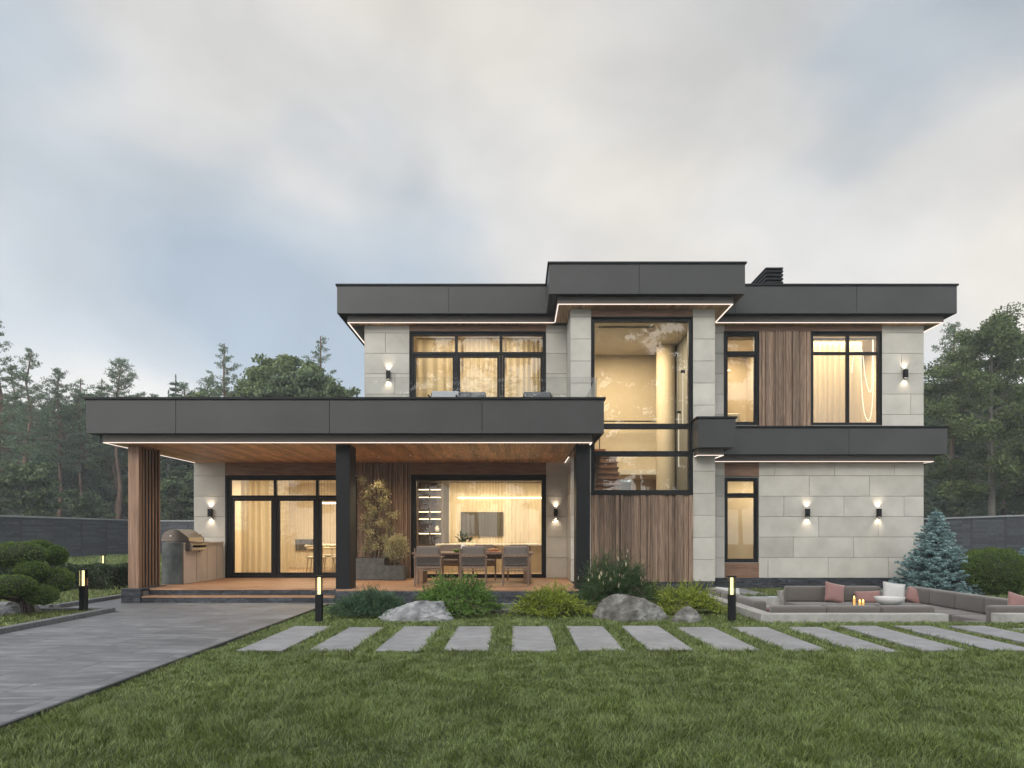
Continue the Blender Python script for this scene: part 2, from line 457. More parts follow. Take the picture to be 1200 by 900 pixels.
# ================================================================== boundary fence
FENCE = mat('grey_block_fence', (.052,.055,.066), (.082,.086,.098), rough=.8, isl=.3, scale=5, bump=.3)
CAPM = mat('fence_coping', (.27,.28,.29), (.34,.35,.36), rough=.7, scale=5)
FPOST = mat('fence_post', (.045,.047,.055), rough=.8)
def fence(p0, p1, label, seed):
    p0 = Vector(p0); p1 = Vector(p1); d = (p1-p0); Ln = d.length; d.normalize(); nrm = Vector((-d.y, d.x, 0)); ang = math.atan2(d.y, d.x)
    root = thing('boundary_wall', (p0.x, p0.y, 0), label, 'boundary wall')
    rr = random.Random(seed)
    blk = MB(); core = MB(); cap = MB()
    rows = 19; H = 2.4; rh = H/rows
    n = max(1, round(Ln/2.9)); bay = Ln/n
    core.obox(p0 + d*Ln/2 + Vector((0,0,H/2)), (Ln, .10, H), (0,0,ang))
    core.build('core', FPOST, root)
    for i in range(n):
        for r in range(rows):
            w = bay-.16; m = 2
            cuts = sorted([0] + [w*(k+ (.5 if r % 2 else .0) + rr.uniform(-.1,.1))/m for k in range(1, m)] + [w])
            for a, c in zip(cuts[:-1], cuts[1:]):
                ctr = p0 + d*(i*bay+.08+(a+c)/2) + Vector((0,0,(r+.5)*rh))
                blk.obox(ctr, (c-a-.012, .16+rr.uniform(0,.012), rh-.016), (0,0,ang))
    blk.build('block_face', FENCE, root)
    post = MB()
    for i in range(n+1):
        post.obox(p0 + d*(i*bay) + Vector((0,0,H/2)), (.13, .20, H), (0,0,ang))
    post.build('pilasters', FPOST, root)
    cap.obox(p0 + d*Ln/2 + Vector((0,0,H+.045)), (Ln, .30, .09), (0,0,ang))
    cap.build('coping', CAPM, root, bevel=.008)
    return root
fence((-28, 4, 0), (-28, 55, 0), 'long dark grey block wall with pale coping along the left side of the garden', 1)
fence((27, 55, 0), (27, 16, 0), 'long dark grey block wall with pale coping along the right side of the garden', 2)
fence((-27.9, 55.2, 0), (26.9, 55.2, 0), 'dark grey block wall with pale coping across the back of the garden', 3)

# far hills
HILL = mat('hill_forest', (.03,.05,.03), (.06,.08,.05), rough=.95, scale=.05)
# ================================================================== the house
YB = 18.10          # front plane of the stairwell bay
YR = 27.0
HX0, HX1 = -8.69, 10.94
def hx(x): return (x - VX) / 43.5
def hz(y): return EYE - (y - HY) / 43.5
def bx_(x): return (x - VX) / 46.96
def bz_(y): return EYE - (y - HY) / 46.96
house = thing('modern_house', (1.1, 19.5, 0), 'two storey modern house with anthracite flat roofs, pale limestone and wood cladding', 'house')

def wall_y(b, Y0, Y1, X0, X1, Z0, Z1, ops=()):
    xs = sorted({X0, X1, *[v for o in ops for v in o[:2] if X0 < v < X1]})
    zs = sorted({Z0, Z1, *[v for o in ops for v in o[2:] if Z0 < v < Z1]})
    for i in range(len(xs)-1):
        run = None
        for j in range(len(zs)-1):
            cx, cz = (xs[i]+xs[i+1])/2, (zs[j]+zs[j+1])/2
            solid = not any(o[0] < cx < o[1] and o[2] < cz < o[3] for o in ops)
            if solid:
                if run is None: run = [zs[j], zs[j+1]]
                else: run[1] = zs[j+1]
            if (not solid or j == len(zs)-2) and run:
                b.box(xs[i], xs[i+1], Y0, Y1, run[0], run[1]); run = None
OA = (hx(266.6), hx(416), .30, 3.0)
OB = (hx(483.4), hx(639), .30, 3.02)
OC = (hx(849.5), hx(889), .72, 3.0)
OD = (hx(481), hx(639), 3.95, 6.91)
OE = (hx(849.5), hx(889), 4.42, 6.91)
OF = (hx(950.8), hx(1033), 4.42, 6.91)
ZS, ZB, ZT = 3.417, 3.575, 4.27          # lower soffit, fascia bottom, fascia top
US, UB, UT = 7.11, 7.28, 8.0             # the same for the upper roof
shell = MB()
wall_y(shell, YW+.03, YW+.30, HX0, 1.34, 0, 3.41, [OA, OB])
wall_y(shell, YW+.03, YW+.30, 4.94, HX1, 0, 3.41, [OC])
wall_y(shell, YW+.03, YW+.30, -4.09, 1.34, 3.91, 7.10, [OD])
wall_y(shell, YW+.03, YW+.30, 4.94, HX1, 3.41, 7.10, [OE, OF])
shell.box(HX0, HX0+.25, YW+.30, YR, 0, 3.41)
shell.box(-4.09, -3.84, YW+.30, YR, 3.91, 7.10)
shell.box(HX1-.25, HX1, YW+.30, YR, 0, 7.10)
shell.box(HX0, HX1, YR, YR+.25, 0, 3.41); shell.box(-4.09, HX1, YR, YR+.25, 3.91, 7.10)
# bay: cheeks, sill wall, head
shell.box(1.37, 1.62, YB+.03, 23.2, 0, 7.10)
shell.box(4.66, 4.91, YB+.03, 23.2, 0, 7.10)
shell.box(1.62, 1.84, YB+.03, YB+.28, 0, 7.10); shell.box(4.39, 4.66, YB+.03, YB+.28, 0, 7.10)
shell.box(1.84, 4.39, YB+.03, YB+.28, 0, 2.50); shell.box(1.84, 4.39, YB+.03, YB+.28, 6.88, 7.10)
shell.build('wall', MORTAR, house)

# limestone panels: courses .55 m, vertical joints every 1.62 m, each course shifted
def stone(b, a0, a1, z0, z1, face, axis='y', out=-1, gap=.008, th=.03):
    k = int(math.floor((z0-.3)/.55 + 1e-6))
    while .3+.55*k < z1-.02:
        za, zb2 = max(z0, .3+.55*k), min(z1, .3+.55*(k+1))
        if zb2-za > .03:
            base = hx(900)+.683*k
            js = [base+1.62*n for n in range(-14, 10)]
            cuts = [a0] + ([j for j in js if a0+.12 < j < a1-.12] if a1-a0 > 1.0 else []) + [a1]
            if axis == 'x': cuts = [a0, a1] if a1-a0 < 1.6 else [a0, (a0+a1)/2, a1]
            for c0, c1 in zip(cuts[:-1], cuts[1:]):
                g0 = gap/2 if c0 > a0 else 0; g1 = gap/2 if c1 < a1 else 0
                if axis == 'y': b.box(c0+g0, c1-g1, face, face+th, za+gap/2, zb2-gap/2)
                else:
                    f2 = face+th if out < 0 else face-th
                    b.box(face, f2, c0+g0, c1-g1, za+gap/2, zb2-gap/2)
        k += 1
st = MB()
for (a0, a1) in ((HX0, OA[0]-.06), (.78, 1.337), (4.943, OC[0]-.01), (OC[1]+.01, HX1)):
    stone(st, a0, a1, .30, ZS-.005, YW)
    st.build('limestone_cladding', STONE, house, bevel=.003, seg=1); st = MB()
for (a0, a1) in ((-4.09, OD[0]-.03), (.78, 1.337), (4.943, OE[0]-.01), (OF[1]+.01, HX1)):
    stone(st, a0, a1, 3.92 if a1 < 2 else 4.0, US-.005, YW)
    st.build('limestone_cladding', STONE, house, bevel=.003, seg=1); st = MB()
stone(st, 1.34, 1.845, .30, US-.005, YB); stone(st, YB+.031, YW+.0, .30, US-.005, 1.34, 'x', -1)
st.build('limestone_pilaster', STONE, house, bevel=.003, seg=1); st = MB()
stone(st, 4.385, 4.94, .30, US-.005, YB); stone(st, YB+.031, YW+.0, .30, US-.005, 4.94, 'x', 1)
st.build('limestone_pilaster', STONE, house, bevel=.003, seg=1); st = MB()
stone(st, YW+.031, YR, .30, ZS-.005, HX0-.03, 'x', -1); st.build('limestone_cladding', STONE, house); st = MB()
stone(st, YW+.031, YR, .30, US-.005, HX1+.03, 'x', 1); st.build('limestone_cladding', STONE, house); st = MB()
stone(st, YW+.031, YR, 4.3, US-.005, -4.12, 'x', -1)
st.build('limestone_cladding', STONE, house, bevel=.003, seg=1)

# vertical wood cladding with boards of uneven width and depth
def battens(X0, X1, Z0, Z1, Yf, seed, m=WOODV, name='wood_cladding', wr=(.035,.085)):
    rr = random.Random(seed); b = MB(); x = X0
    b.box(X0, X1, Yf+.02, Yf+.035, Z0, Z1)
    while x < X1-.02:
        w = min(rr.uniform(*wr), X1-x)
        if X1-(x+w) < .03: w = X1-x
        dp = rr.choice([0, .01, .035, .05, .06])
        b.box(x+.003, x+w-.003, Yf-dp, Yf+.02, Z0, Z1)
        x += w
    return b.build(name, m, house)
battens(1.85, 4.38, .29, 2.50, YB+.0, 5)
battens(hx(889)+.01, hx(950)-.0, 4.30, 6.93, YW-.01, 6)
battens(OA[1]+.06, OB[0]-.04, .30, ZS-.01, YW-.01, 7)
hb = MB()
hb.box(OA[0]-.06, OA[1]+.06, YW-.02, YW+.03, OA[3]+.06, ZS-.004)
hb.build('header_board', WOODB, house); hb = MB()
hb.box(OB[0]-.04, OB[1]+.02, YW-.02, YW+.03, OB[3]+.06, ZS-.004)
hb.build('header_board', WOODB, house)
hb = MB()
hb.box(OC[0]-.01, OC[1]+.01, YW+.0, YW+.03, 3.04, ZS-.004); hb.build('header_board', WOODB, house); hb = MB(); hb.box(OC[0]-.01, OC[1]+.01, YW+.0, YW+.03, .30, .70)
hb.build('header_board', WOODB, house)
hb = MB()
hb.box(OD[0]-.03, OD[1]+.02, YW-.01, YW+.03, 6.95, US-.004); hb.build('header_board', WOODB, house); hb = MB(); hb.box(OE[0]-.01, OF[1]+.01, YW-.01, YW+.03, 6.95, US-.004)
hb.build('header_board', WOODB, house); hb = MB()
hb.box(1.85, 4.38, YB+.0, YB+.03, 6.90, US-.004)
hb.build('header_board', WOODB, house)

# plinth of ledge slate
def ledge(b, x0, x1, yf, z0, z1, rr, depth=.12, axis='y', sgn=1):
    rows = max(1, round((z1-z0)/.052)); h = (z1-z0)/rows
    for r in range(rows):
        x = x0
        while x < x1-1e-4:
            w = min(rr.uniform(.14, .55), x1-x)
            if x1-(x+w) < .08: w = x1-x
            p = rr.uniform(0, .022)
            if axis == 'y': b.box(x+.002, x+w-.002, yf-p, yf+depth, z0+r*h+.002, z0+(r+1)*h-.002)
            else: b.box(yf-p*sgn, yf+depth*sgn, x+.002, x+w-.002, z0+r*h+.002, z0+(r+1)*h-.002)
            x += w
rr = random.Random(11)
pl = MB()
ledge(pl, 4.97, HX1, YW+.02, 0, .295, rr)
ledge(pl, 1.36, 4.92, YB+.02, 0, .285, rr)
ledge(pl, YB+.03, YW+.0, 4.91, 0, .285, rr, axis='x', sgn=-1)
ledge(pl, YW+.15, YR, HX1-.02, 0, .295, rr, axis='x', sgn=-1)
pl.build('plinth', SLATE, house)

# terrace deck and steps
pl = MB()
ledge(pl, -8.04, -3.90, 15.87, .15, .262, rr)
ledge(pl, -8.04, -3.90, 15.53, 0, .122, rr)
ledge(pl, -3.89, 1.335, 15.53, 0, .262, rr)
ledge(pl, -8.46, -8.05, 15.5, 0, .285, rr)
ledge(pl, 15.63, 19.5, -8.44, 0, .262, rr, axis='x', sgn=1)
ledge(pl, 15.66, 18.1, 1.335, 0, .262, rr, axis='x', sgn=-1)
pl.build('plinth', SLATE, house)
fb = MB(); fb.box(-8.30, -3.9, 16.0, YW, 0, .255); fb.box(-8.03, -3.92, 15.66, 15.99, 0, .12); fb.box(-3.88, 1.2, 15.66, YW, 0, .255)
fb.box(-8.40, -8.06, 15.62, 15.99, 0, .255)
fb.build('terrace_base', MORTAR, house)
dk = MB(); y = 15.84; i = 0
while y < YW+.02:
    x0, x1 = -8.30, 1.33
    cuts = [x0] + sorted(rr.uniform(-7.5, 1) for _ in range(3)) + [x1]
    for c0, c1 in zip(cuts[:-1], cuts[1:]):
        if c1-c0 < .1: continue
        if y < 15.9 and c1 > -8.05: c0 = max(c0, -8.04)
        dk.box(c0+.002, c1-.002, y+.003, min(y+.137, YW+.02), .262, .30)
    y += .14; i += 1
for y in (15.56, 15.70): dk.box(-3.88, 1.33, y-.03 if y < 15.6 else y, y+.137, .262, .30)
dk.build('deck', DECK, house)
sp = MB()
sp.box(-8.03, -3.91, 15.505, 15.66, .124, .15); sp.box(-8.03, -3.91, 15.665, 15.85, .124, .15)
sp.build('step_tread', DECK, house)
cp_ = MB(); cp_.box(-8.48, -8.03, 15.48, 16.62, .286, .31); cp_.build('base_cap', SLATE, house)

# roofs ------------------------------------------------------------
def offs(poly, d):
    n = len(poly); out = []
    for i in range(n):
        p0, p1, p2 = Vector(poly[i-1]), Vector(poly[i]), Vector(poly[(i+1) % n])
        e1 = (p1-p0).normalized(); e2 = (p2-p1).normalized()
        n1 = Vector((e1.y, -e1.x)); n2 = Vector((e2.y, -e2.x))
        out.append(tuple(p1 + n1*d + n2*d) if abs(n1.dot(n2)) < .5 else tuple(p1 + n1*d))
    return out
def prism(b, poly, z0, z1): return b.prism([tuple(p) for p in poly], 'z', z0, z1)
def ring(b, po, pi, z0, z1):
    n = len(po)
    vs = [(p[0], p[1], z0) for p in po] + [(p[0], p[1], z0) for p in pi] + [(p[0], p[1], z1) for p in po] + [(p[0], p[1], z1) for p in pi]
    fs = []
    for i in range(n):
        j = (i+1) % n
        fs += [(i, j, n+j, n+i), (2*n+i, 3*n+i, 3*n+j, 2*n+j), (i, 2*n+i, 2*n+j, j), (n+i, n+j, 3*n+j, 3*n+i)]
    return b.add(vs, fs)
def fascia(b, poly, z0, z1, seams, skip=()):
    n = len(poly)
    for i in range(n):
        if i in skip: continue
        p, q = Vector(poly[i]), Vector(poly[(i+1) % n]); e = (q-p); Ln = e.length; e.normalize(); nn = Vector((e.y, -e.x))
        alongx = abs(e.x) > .5
        ext = .02 if alongx else 0
        cuts = [-ext if alongx else 0] + sorted(seams.get(i, [])) + [Ln+ext]
        # keep concave corners clear of the neighbour
        prv = (Vector(poly[i])-Vector(poly[i-1])).normalized(); nxt = (Vector(poly[(i+2) % n])-q).normalized()
        if prv.cross(e) < 0: cuts[0] = .0 if alongx else .02
        if e.cross(nxt) < 0: cuts[-1] = Ln if alongx else Ln-.02
        for a, c in zip(cuts[:-1], cuts[1:]):
            g0 = .006 if a > cuts[0] else 0; g1 = .006 if c < cuts[-1] else 0
            s0 = p + e*(a+g0); s1 = p + e*(c-g1)
            o1 = s1 + nn*.02; o0 = s0 + nn*.02
            b.box(min(s0.x, s1.x, o0.x, o1.x), max(s0.x, s1.x, o0.x, o1.x), min(s0.y, s1.y, o0.y, o1.y), max(s0.y, s1.y, o0.y, o1.y), z0, z1)
def roof(name, poly, tp, zs, zb, zt, seams, led, floor=None, skip=(), cove=None):
    core = MB()
    if floor is None: prism(core, poly, zb+.004, zt)
    else:
        prism(core, poly, zb+.004, floor); ring(core, poly, offs(poly, -.14), floor+.001, zt)
    r = core.build(name, METALD, house)
    f = MB(); fascia(f, poly, zb, zt-.012, seams, skip); f.build('fascia', METAL, r)
    t = MB(); prism(t, tp, zs, zb); t.build('soffit_edge', TAUPE, r)
    c = MB()
    if floor is None: prism(c, offs(poly, .055), zt, zt+.05)
    else: ring(c, offs(poly, .055), offs(poly, -.17), zt, zt+.05)
    c.build('roof_cap', METALD, r, bevel=.004, seg=1)
    l = MB()
    n = len(tp)
    for i in led:
        p, q = Vector(tp[i]), Vector(tp[(i+1) % n]); e = (q-p).normalized(); nn = Vector((e.y, -e.x))
        a, c2, d2 = p, q, -nn*.028
        if abs(e.x) < .5: a = a + e*.03*(1 if True else 0); c2 = c2 - e*.03
        l.box(min(a.x, (c2+d2).x), max(a.x, (c2+d2).x), min(a.y, (c2+d2).y), max(a.y, (c2+d2).y), zs-.017, zs-.001)
    l.build('light_strip', LED, r)
    return r
UP = [(-4.71,19.07),(.79,19.07),(.79,17.52),(5.48,17.52),(5.48,19.07),(11.53,19.07),(11.53,27.8),(-4.71,27.8)]
def sx(x, Y): return px(x, Y)
roofU = roof('roof', UP, offs(UP, -.2), US, UB, UT,
     {0: [sx(526,19.05)+4.71], 2: [sx(749,17.5)-.79], 4: [sx(862,19.05)-5.48+.0, sx(1004,19.05)-5.48], 5: [3, 6]}, [0,1,2,3,4,5,7], cove=COVEU)
CP = [(-8.91,15.05),(1.78,15.05),(1.78,18.085),(1.32,18.085),(1.32,27.8),(-8.91,27.8)]
CT = [(-8.71,15.25),(1.58,15.25),(1.58,18.085),(1.30,18.085),(1.30,27.8),(-8.71,27.8)]
roofC = roof('canopy_roof', CP, CT, ZS, ZB, ZT,
     {0: [sx(206,15.03)+8.91, sx(386,15.03)+8.91, sx(565,15.03)+8.91], 5: [2.5,5,7.5,10]}, [0,1,5], floor=3.905, skip=(3,), cove=COVE)
BP = [(4.38,17.52),(5.25,17.52),(5.25,19.06),(11.27,19.06),(11.27,27.8),(10.98,27.8),(10.98,19.53),(4.95,19.53),(4.95,18.085),(4.38,18.085)]
BT = [(4.40,17.72),(5.05,17.72),(5.05,19.26),(11.07,19.26),(11.07,27.8),(10.98,27.8),(10.98,19.53),(4.95,19.53),(4.95,18.085),(4.40,18.085)]
roofB = roof('belt_course', BP, BT, ZS, ZB, ZT, {2: [sx(995,19.04)-5.25], 3: [3, 6]}, [0,1,2,3,9], skip=(5,6,7,8), cove=COVEU)
ls = MB(); ls.box(1.28, 1.30, 18.12, YW-.01, ZS-.02, ZS-.002); ls.build('light_strip', LED, roofC)

# soffit boards, running front to back
def boards(parent, X0, X1, Yf, Yb, z, w=.115, seed=3, clip=None):
    rr = random.Random(seed); b = MB(); x = X0
    while x < X1-.01:
        x1 = min(x+w, X1); y = Yf
        while y < Yb-.02:
            y2 = min(Yb, y + rr.uniform(1.4, 3.2))
            if Yb-y2 < .5: y2 = Yb
            b.box(x+.002, x1-.002, y+.001, y2-.001, z-.011, z-.003)
            y = y2
        x = x1
    return b.build('soffit', SOFFIT, parent)
boards(roofC, -8.67, 1.25, 15.29, YW-.003, ZS)
boards(roofC, 1.31, 1.54, 15.29, 18.05, ZS, seed=8)
boards(roofU, -4.47, .95, 19.31, YW-.003, US, seed=4); boards(roofU, 1.03, 5.24, 17.76, YB-.003, US, seed=5)
boards(roofU, 1.03, 1.33, YB, 19.28, US, seed=6); boards(roofU, 4.95, 5.24, YB, 19.28, US, seed=6); boards(roofU, 5.26, 11.29, 19.31, YW-.003, US, seed=7)
boards(roofB, 5.30, 11.03, 19.30, YW-.003, ZS, seed=9)

# columns
for (a, b_) in ((-3.90, -3.60), (1.27, 1.57)):
    c = MB(); c.box(a, b_, 15.6, 16.2, .31, ZS-.005); cc = c.build('column', METALD, house, bevel=.006)
    f = MB(); f.box(a-.03, b_+.03, 15.57, 16.23, .262, .31); f.build('column_foot', SLATE, cc)
c = MB(); c.box(-8.40, -8.17, 15.66, 15.80, .31, ZS-.005)
pc = c.build('slatted_post', POSTW, house, bevel=.004)
sl_ = MB()
for i in range(6):
    y = 15.88+i*.14
    sl_.box(-8.20, -8.178, y, y+.042, .312, ZS-.006)
sl_.build('slats', POSTW, pc)
sl_ = MB(); sl_.box(-8.36, -8.34, 15.81, 16.66, .312, ZS-.006); sl_.box(-8.339, -8.20, 16.64, 16.66, .312, ZS-.006); sl_.build('gap_shade_backing', METALD, pc)  # black sheet: the shade between the slats is put into its colour

# windows ------------------------------------------------------------
def window(o, Y, mull=(), trans=(), fw=.065, sash=.0, gl=GLASS, dep=.12, mw=.075, sashrows=None, label=None, handles=False):
    X0, X1, Z0, Z1 = o; b = MB()
    b.box(X0, X0+fw, Y, Y+dep, Z0, Z1); b.box(X1-fw, X1, Y, Y+dep, Z0, Z1)
    b.box(X0+fw, X1-fw, Y, Y+dep, Z1-fw, Z1); b.box(X0+fw, X1-fw, Y, Y+dep, Z0, Z0+fw)
    xs = [X0+fw] + [v for m in mull for v in (m-mw/2, m+mw/2)] + [X1-fw]
    zs = [Z0+fw] + [v for t in trans for v in (t-mw/2, t+mw/2)] + [Z1-fw]
    for t in trans: b.box(X0+fw, X1-fw, Y+.008, Y+dep-.01, t-mw/2, t+mw/2)
    for m in mull:
        for k in range(0, len(zs), 2): b.box(m-mw/2, m+mw/2, Y+.01, Y+dep-.012, zs[k], zs[k+1])
    w = b.build('window', FRAME, house, bevel=.004, seg=1)
    if label: w['label'] = label
    p = MB(); s = MB(); h = MB()
    for i in range(0, len(xs), 2):
        for k in range(0, len(zs), 2):
            q = 0
            if sash and (sashrows is None or k//2 in sashrows):
                q = sash
                a, c, e, f = xs[i]+.004, xs[i+1]-.004, zs[k]+.004, zs[k+1]-.004
                s.box(a, a+q, Y+.03, Y+dep+.01, e, f); s.box(c-q, c, Y+.03, Y+dep+.01, e, f)
                s.box(a+q, c-q, Y+.03, Y+dep+.01, e, e+q); s.box(a+q, c-q, Y+.03, Y+dep+.01, f-q, f)
                if handles: h.box(c-q+.02, c-q+.04, Y+.0, Y+.03, (e+f)/2-.2, (e+f)/2+.0)
            p.box(xs[i]+q, xs[i+1]-q, Y+.055, Y+.067, zs[k]+q, zs[k+1]-q)
    if s.v: s.build('sash', FRAME, w, bevel=.003, seg=1)
    if h.v: h.build('handle', METALD, w)
    p.build('pane', gl, w)
    return w
window(OA, YW+.04, [hx(321.5), hx(371)], [hz(582)], sash=.07, sashrows=[0])
window(OB, YW+.02, fw=.10)
window(OC, YW+.03, (), [hz(580.5)], fw=.06, sash=.03, mw=.06)
window(OD, YW+.04, [hx(534.5), hx(587)], [hz(413.5)], sash=.06, sashrows=[0], gl=GLASSU, handles=True)
window(OE, YW+.03, (), [hz(414)], fw=.06, sash=.03, gl=GLASSU)
window(OF, YW+.03, [hx(994.7)], [hz(413.5)], fw=.07, sash=.0, gl=GLASSU)
OG = (1.86, 4.375, 2.505, 6.88)
window(OG, YB+.05, (), [bz_(531.3), bz_(499)], fw=.08, mw=.13, gl=GLASSU, dep=.15)
rv = MB()     # dark reveal sides round the front openings
for o_, y0 in ((OA, YW), (OB, YW)):
    rv.box(o_[0]-.06, o_[0], y0-.012, YW+.3, .30, o_[3]+.06); rv.box(o_[1], o_[1]+.05 if o_ is OA else o_[1]+.02, y0-.012, YW+.3, .30, o_[3]+.06)
    rv.box(o_[0], o_[1], y0-.012, YW+.3, o_[3], o_[3]+.06)
for o_ in (OD, OE, OF):
    rv.box(o_[0]-.03, o_[0], YW-.012, YW+.3, o_[2], o_[3]+.04); rv.box(o_[1], o_[1]+.01, YW-.012, YW+.3, o_[2], o_[3]+.04); rv.box(o_[0], o_[1], YW-.012, YW+.3, o_[3], o_[3]+.04)
rv.box(OG[0]-.012, OG[0], YB-.01, YB+.28, OG[2], OG[3]+.03); rv.box(OG[1], OG[1]+.012, YB-.01, YB+.28, OG[2], OG[3]+.03)
rv.box(OG[0], OG[1], YB-.01, YB+.28, OG[3], OG[3]+.03); rv.box(OG[0]-.02, OG[1]+.0, YB-.065, YB+.28, OG[2]-.045, OG[2])
rv.build('window_surround', METALD, house)

# glass balustrade on the terrace
for (x0, x1, y0, y1) in ((-3.21, -1.60, 15.30, 15.315), (-1.585, .03, 15.30, 15.315), (.045, 1.66, 15.30, 15.315), (1.665, 1.68, 15.30, 18.05)):
    b = MB(); b.box(x0, x1, y0, y1, 4.0, 4.79); b.build('glass_panel', GLASSR, house)

# interior shell: floors, ceilings, partitions
fl = MB(); fl.box(HX0+.25, HX1-.25, YW+.30, YR, .2, .30)
fl.box(-3.84, 1.37, YW+.30, YR, 3.86, 3.95); fl.box(4.91, HX1-.25, YW+.30, YR, 3.86, 3.95)
fl.build('interior_floor', IFLOOR, house)
ce = MB(); ce.box(HX0+.25, 1.37, YW+.30, YR, 3.25, 3.40); ce.box(4.91, HX1-.25, YW+.30, YR, 3.25, 3.40); ce.box(-3.84, HX1-.25, YW+.30, YR, 7.0, 7.10)
ce.box(1.62, 4.66, YB+.28, YW+.3, 7.0, 7.10); ce.box(1.62, 4.66, 22.2, 24.5, 3.3, 3.45)
ce.build('interior_ceiling', CEIL, house)
pw = MB()
pw.box(-3.72, -3.60, YW+.30, 25.5, .3, 3.25)
pw.box(HX0+.25, 1.37, 25.5, 25.6, .3, 3.25)
pw.box(4.91, HX1-.25, 21.6, 21.7, .3, 3.25)
pw.box(-3.84, 1.37, 23.6, 23.7, 3.95, 7.0)
pw.box(4.91, HX1-.25, 22.6, 22.7, 3.95, 7.0)
pw.box(7.15, 7.27, YW+.30, 22.6, 3.95, 7.0)
pw.box(1.62, 4.66, 22.4, 22.5, 3.45, 7.0)       # upper back wall of the stairwell
pw.box(1.62, 3.0, 24.4, 24.5, .3, 3.3); pw.box(3.85, 4.66, 24.4, 24.5, .3, 3.3)
pw.box(HX0+.25, HX0+.27, YW+.3, 25.5, .3, 3.25); pw.box(HX1-.27, HX1-.25, YW+.3, YR, .3, 7.0)
pw.build('interior_wall', PLASTER, house)
rc = MB(); rc.cyl(4.36, 21.3, .3, 7.0, .27, 40); rc.build('interior_column', PLASTER, house, smooth=False)

# chimney cowl
ck = thing('chimney_cowl', (7.1, 20.9, 8.05), 'black louvred chimney cowl standing on the upper roof', 'chimney')
b = MB(); b.box(6.93, 7.28, 20.1, 22.0, 8.05, 8.36); b.build('stack', METALD, ck)
b = MB()
for i in range(5): b.box(6.86, 7.35, 20.02, 22.08, 8.29+i*.105, 8.35+i*.105)
b.box(6.86, 7.35, 20.02, 22.08, 8.80, 8.845)
b.build('louvres', METALD, ck, bevel=.01)
b = MB(); b.box(6.95, 7.26, 20.12, 21.98, 8.36, 8.80); b.build('flue_core', METALD, ck)

# wall lamps ------------------------------------------------------------
def wall_lamp(x, z, Y, label, e=6):
    t = thing('wall_lamp', (x, Y, z), label, 'wall lamp', 'black up and down wall lamps')
    b = MB(); b.box(x-.05, x+.05, Y-.125, Y-.02, z-.11, z+.11); b.build('housing', METALD, t, bevel=.004)
    b = MB(); b.box(x-.03, x+.03, Y-.02, Y-.001, z-.06, z+.06); b.build('bracket', METALD, t)
    for s in (-1, 1):
        b = MB(); b.cyl(x, Y-.072, z+s*.1105 if s > 0 else z-.114, z+.114 if s > 0 else z-.1105, .03, 16); b.build('lens', LED, t)
        ld = bpy.data.lights.new('wall_lamp_beam', 'SPOT'); ld.energy = e; ld.spot_size = R(95); ld.spot_blend = 1; ld.color = (1, .83, .63); ld.shadow_soft_size = .02
        lo = bpy.data.objects.new('beam', ld); COL.objects.link(lo); lo.parent = t
        lo.location = (0, -.072, s*.125); lo.rotation_euler = (R(180 if s > 0 else 0) + (R(22) if s < 0 else R(-22)), 0, 0)
wall_lamp(hx(247.5), hz(601), YW, 'black up and down wall lamp on the stone wall behind the grill')
wall_lamp(hx(651), hz(601), YW, 'black up and down wall lamp right of the terrace dining table')
wall_lamp(hx(455.5), hz(440), YW, 'black up and down wall lamp on the upper storey stone beside the balcony')
wall_lamp(hx(1059.5), hz(438.5), YW, 'black up and down wall lamp on the upper storey beside the rope lamp window')
wall_lamp(hx(945.2), hz(601), YW, 'black up and down wall lamp low on the right wall nearer the narrow window')
wall_lamp(hx(1028.6), hz(601), YW, 'black up and down wall lamp low on the right wall nearer the blue spruce')

# unseen downlights added in the canopy soffit, to warm its wood and the deck
dl0 = None
for i, (x, y) in enumerate([(-7.2, 17.6), (-5.6, 17.6), (-3.45, 18.1), (-2.6, 17.7), (-1.0, 17.7), (.5, 17.7)]):
    if dl0 is None:
        t = thing('added_downlight', (x, y, ZS), 'x', 'fill light', 'round fill lights added to the canopy ceiling')
        b = MB(); ring(b, [(x+.055*math.cos(a), y+.055*math.sin(a)) for a in np.linspace(0, 2*math.pi, 21)[:-1]], [(x+.042*math.cos(a), y+.042*math.sin(a)) for a in np.linspace(0, 2*math.pi, 21)[:-1]], ZS-.018, ZS-.004)
        b.build('bezel', METALD, t)
        b = MB(); b.cyl(x, y, ZS-.014, ZS-.008, .041, 18); b.build('lens', emitter('fill_lens', (1,.8,.6), .8), t)
        ld = bpy.data.lights.new('warm_fill', 'SPOT'); ld.energy = 95; ld.spot_size = R(150); ld.spot_blend = 1; ld.color = (1, .74, .48); ld.shadow_soft_size = .04
        lo = bpy.data.objects.new('beam', ld); COL.objects.link(lo); lo.parent = t; lo.location = (0, 0, -.03)
        dl0 = t
    else:
        t = copy_tree(dl0); t.location = (x, y, ZS)
    t['label'] = 'small added fill light in the canopy ceiling, ' + ['above the grill', 'above the left door pane', 'in front of the planters', 'above the left end of the terrace table', 'above the middle of the terrace table', 'above the right end of the terrace table'][i]
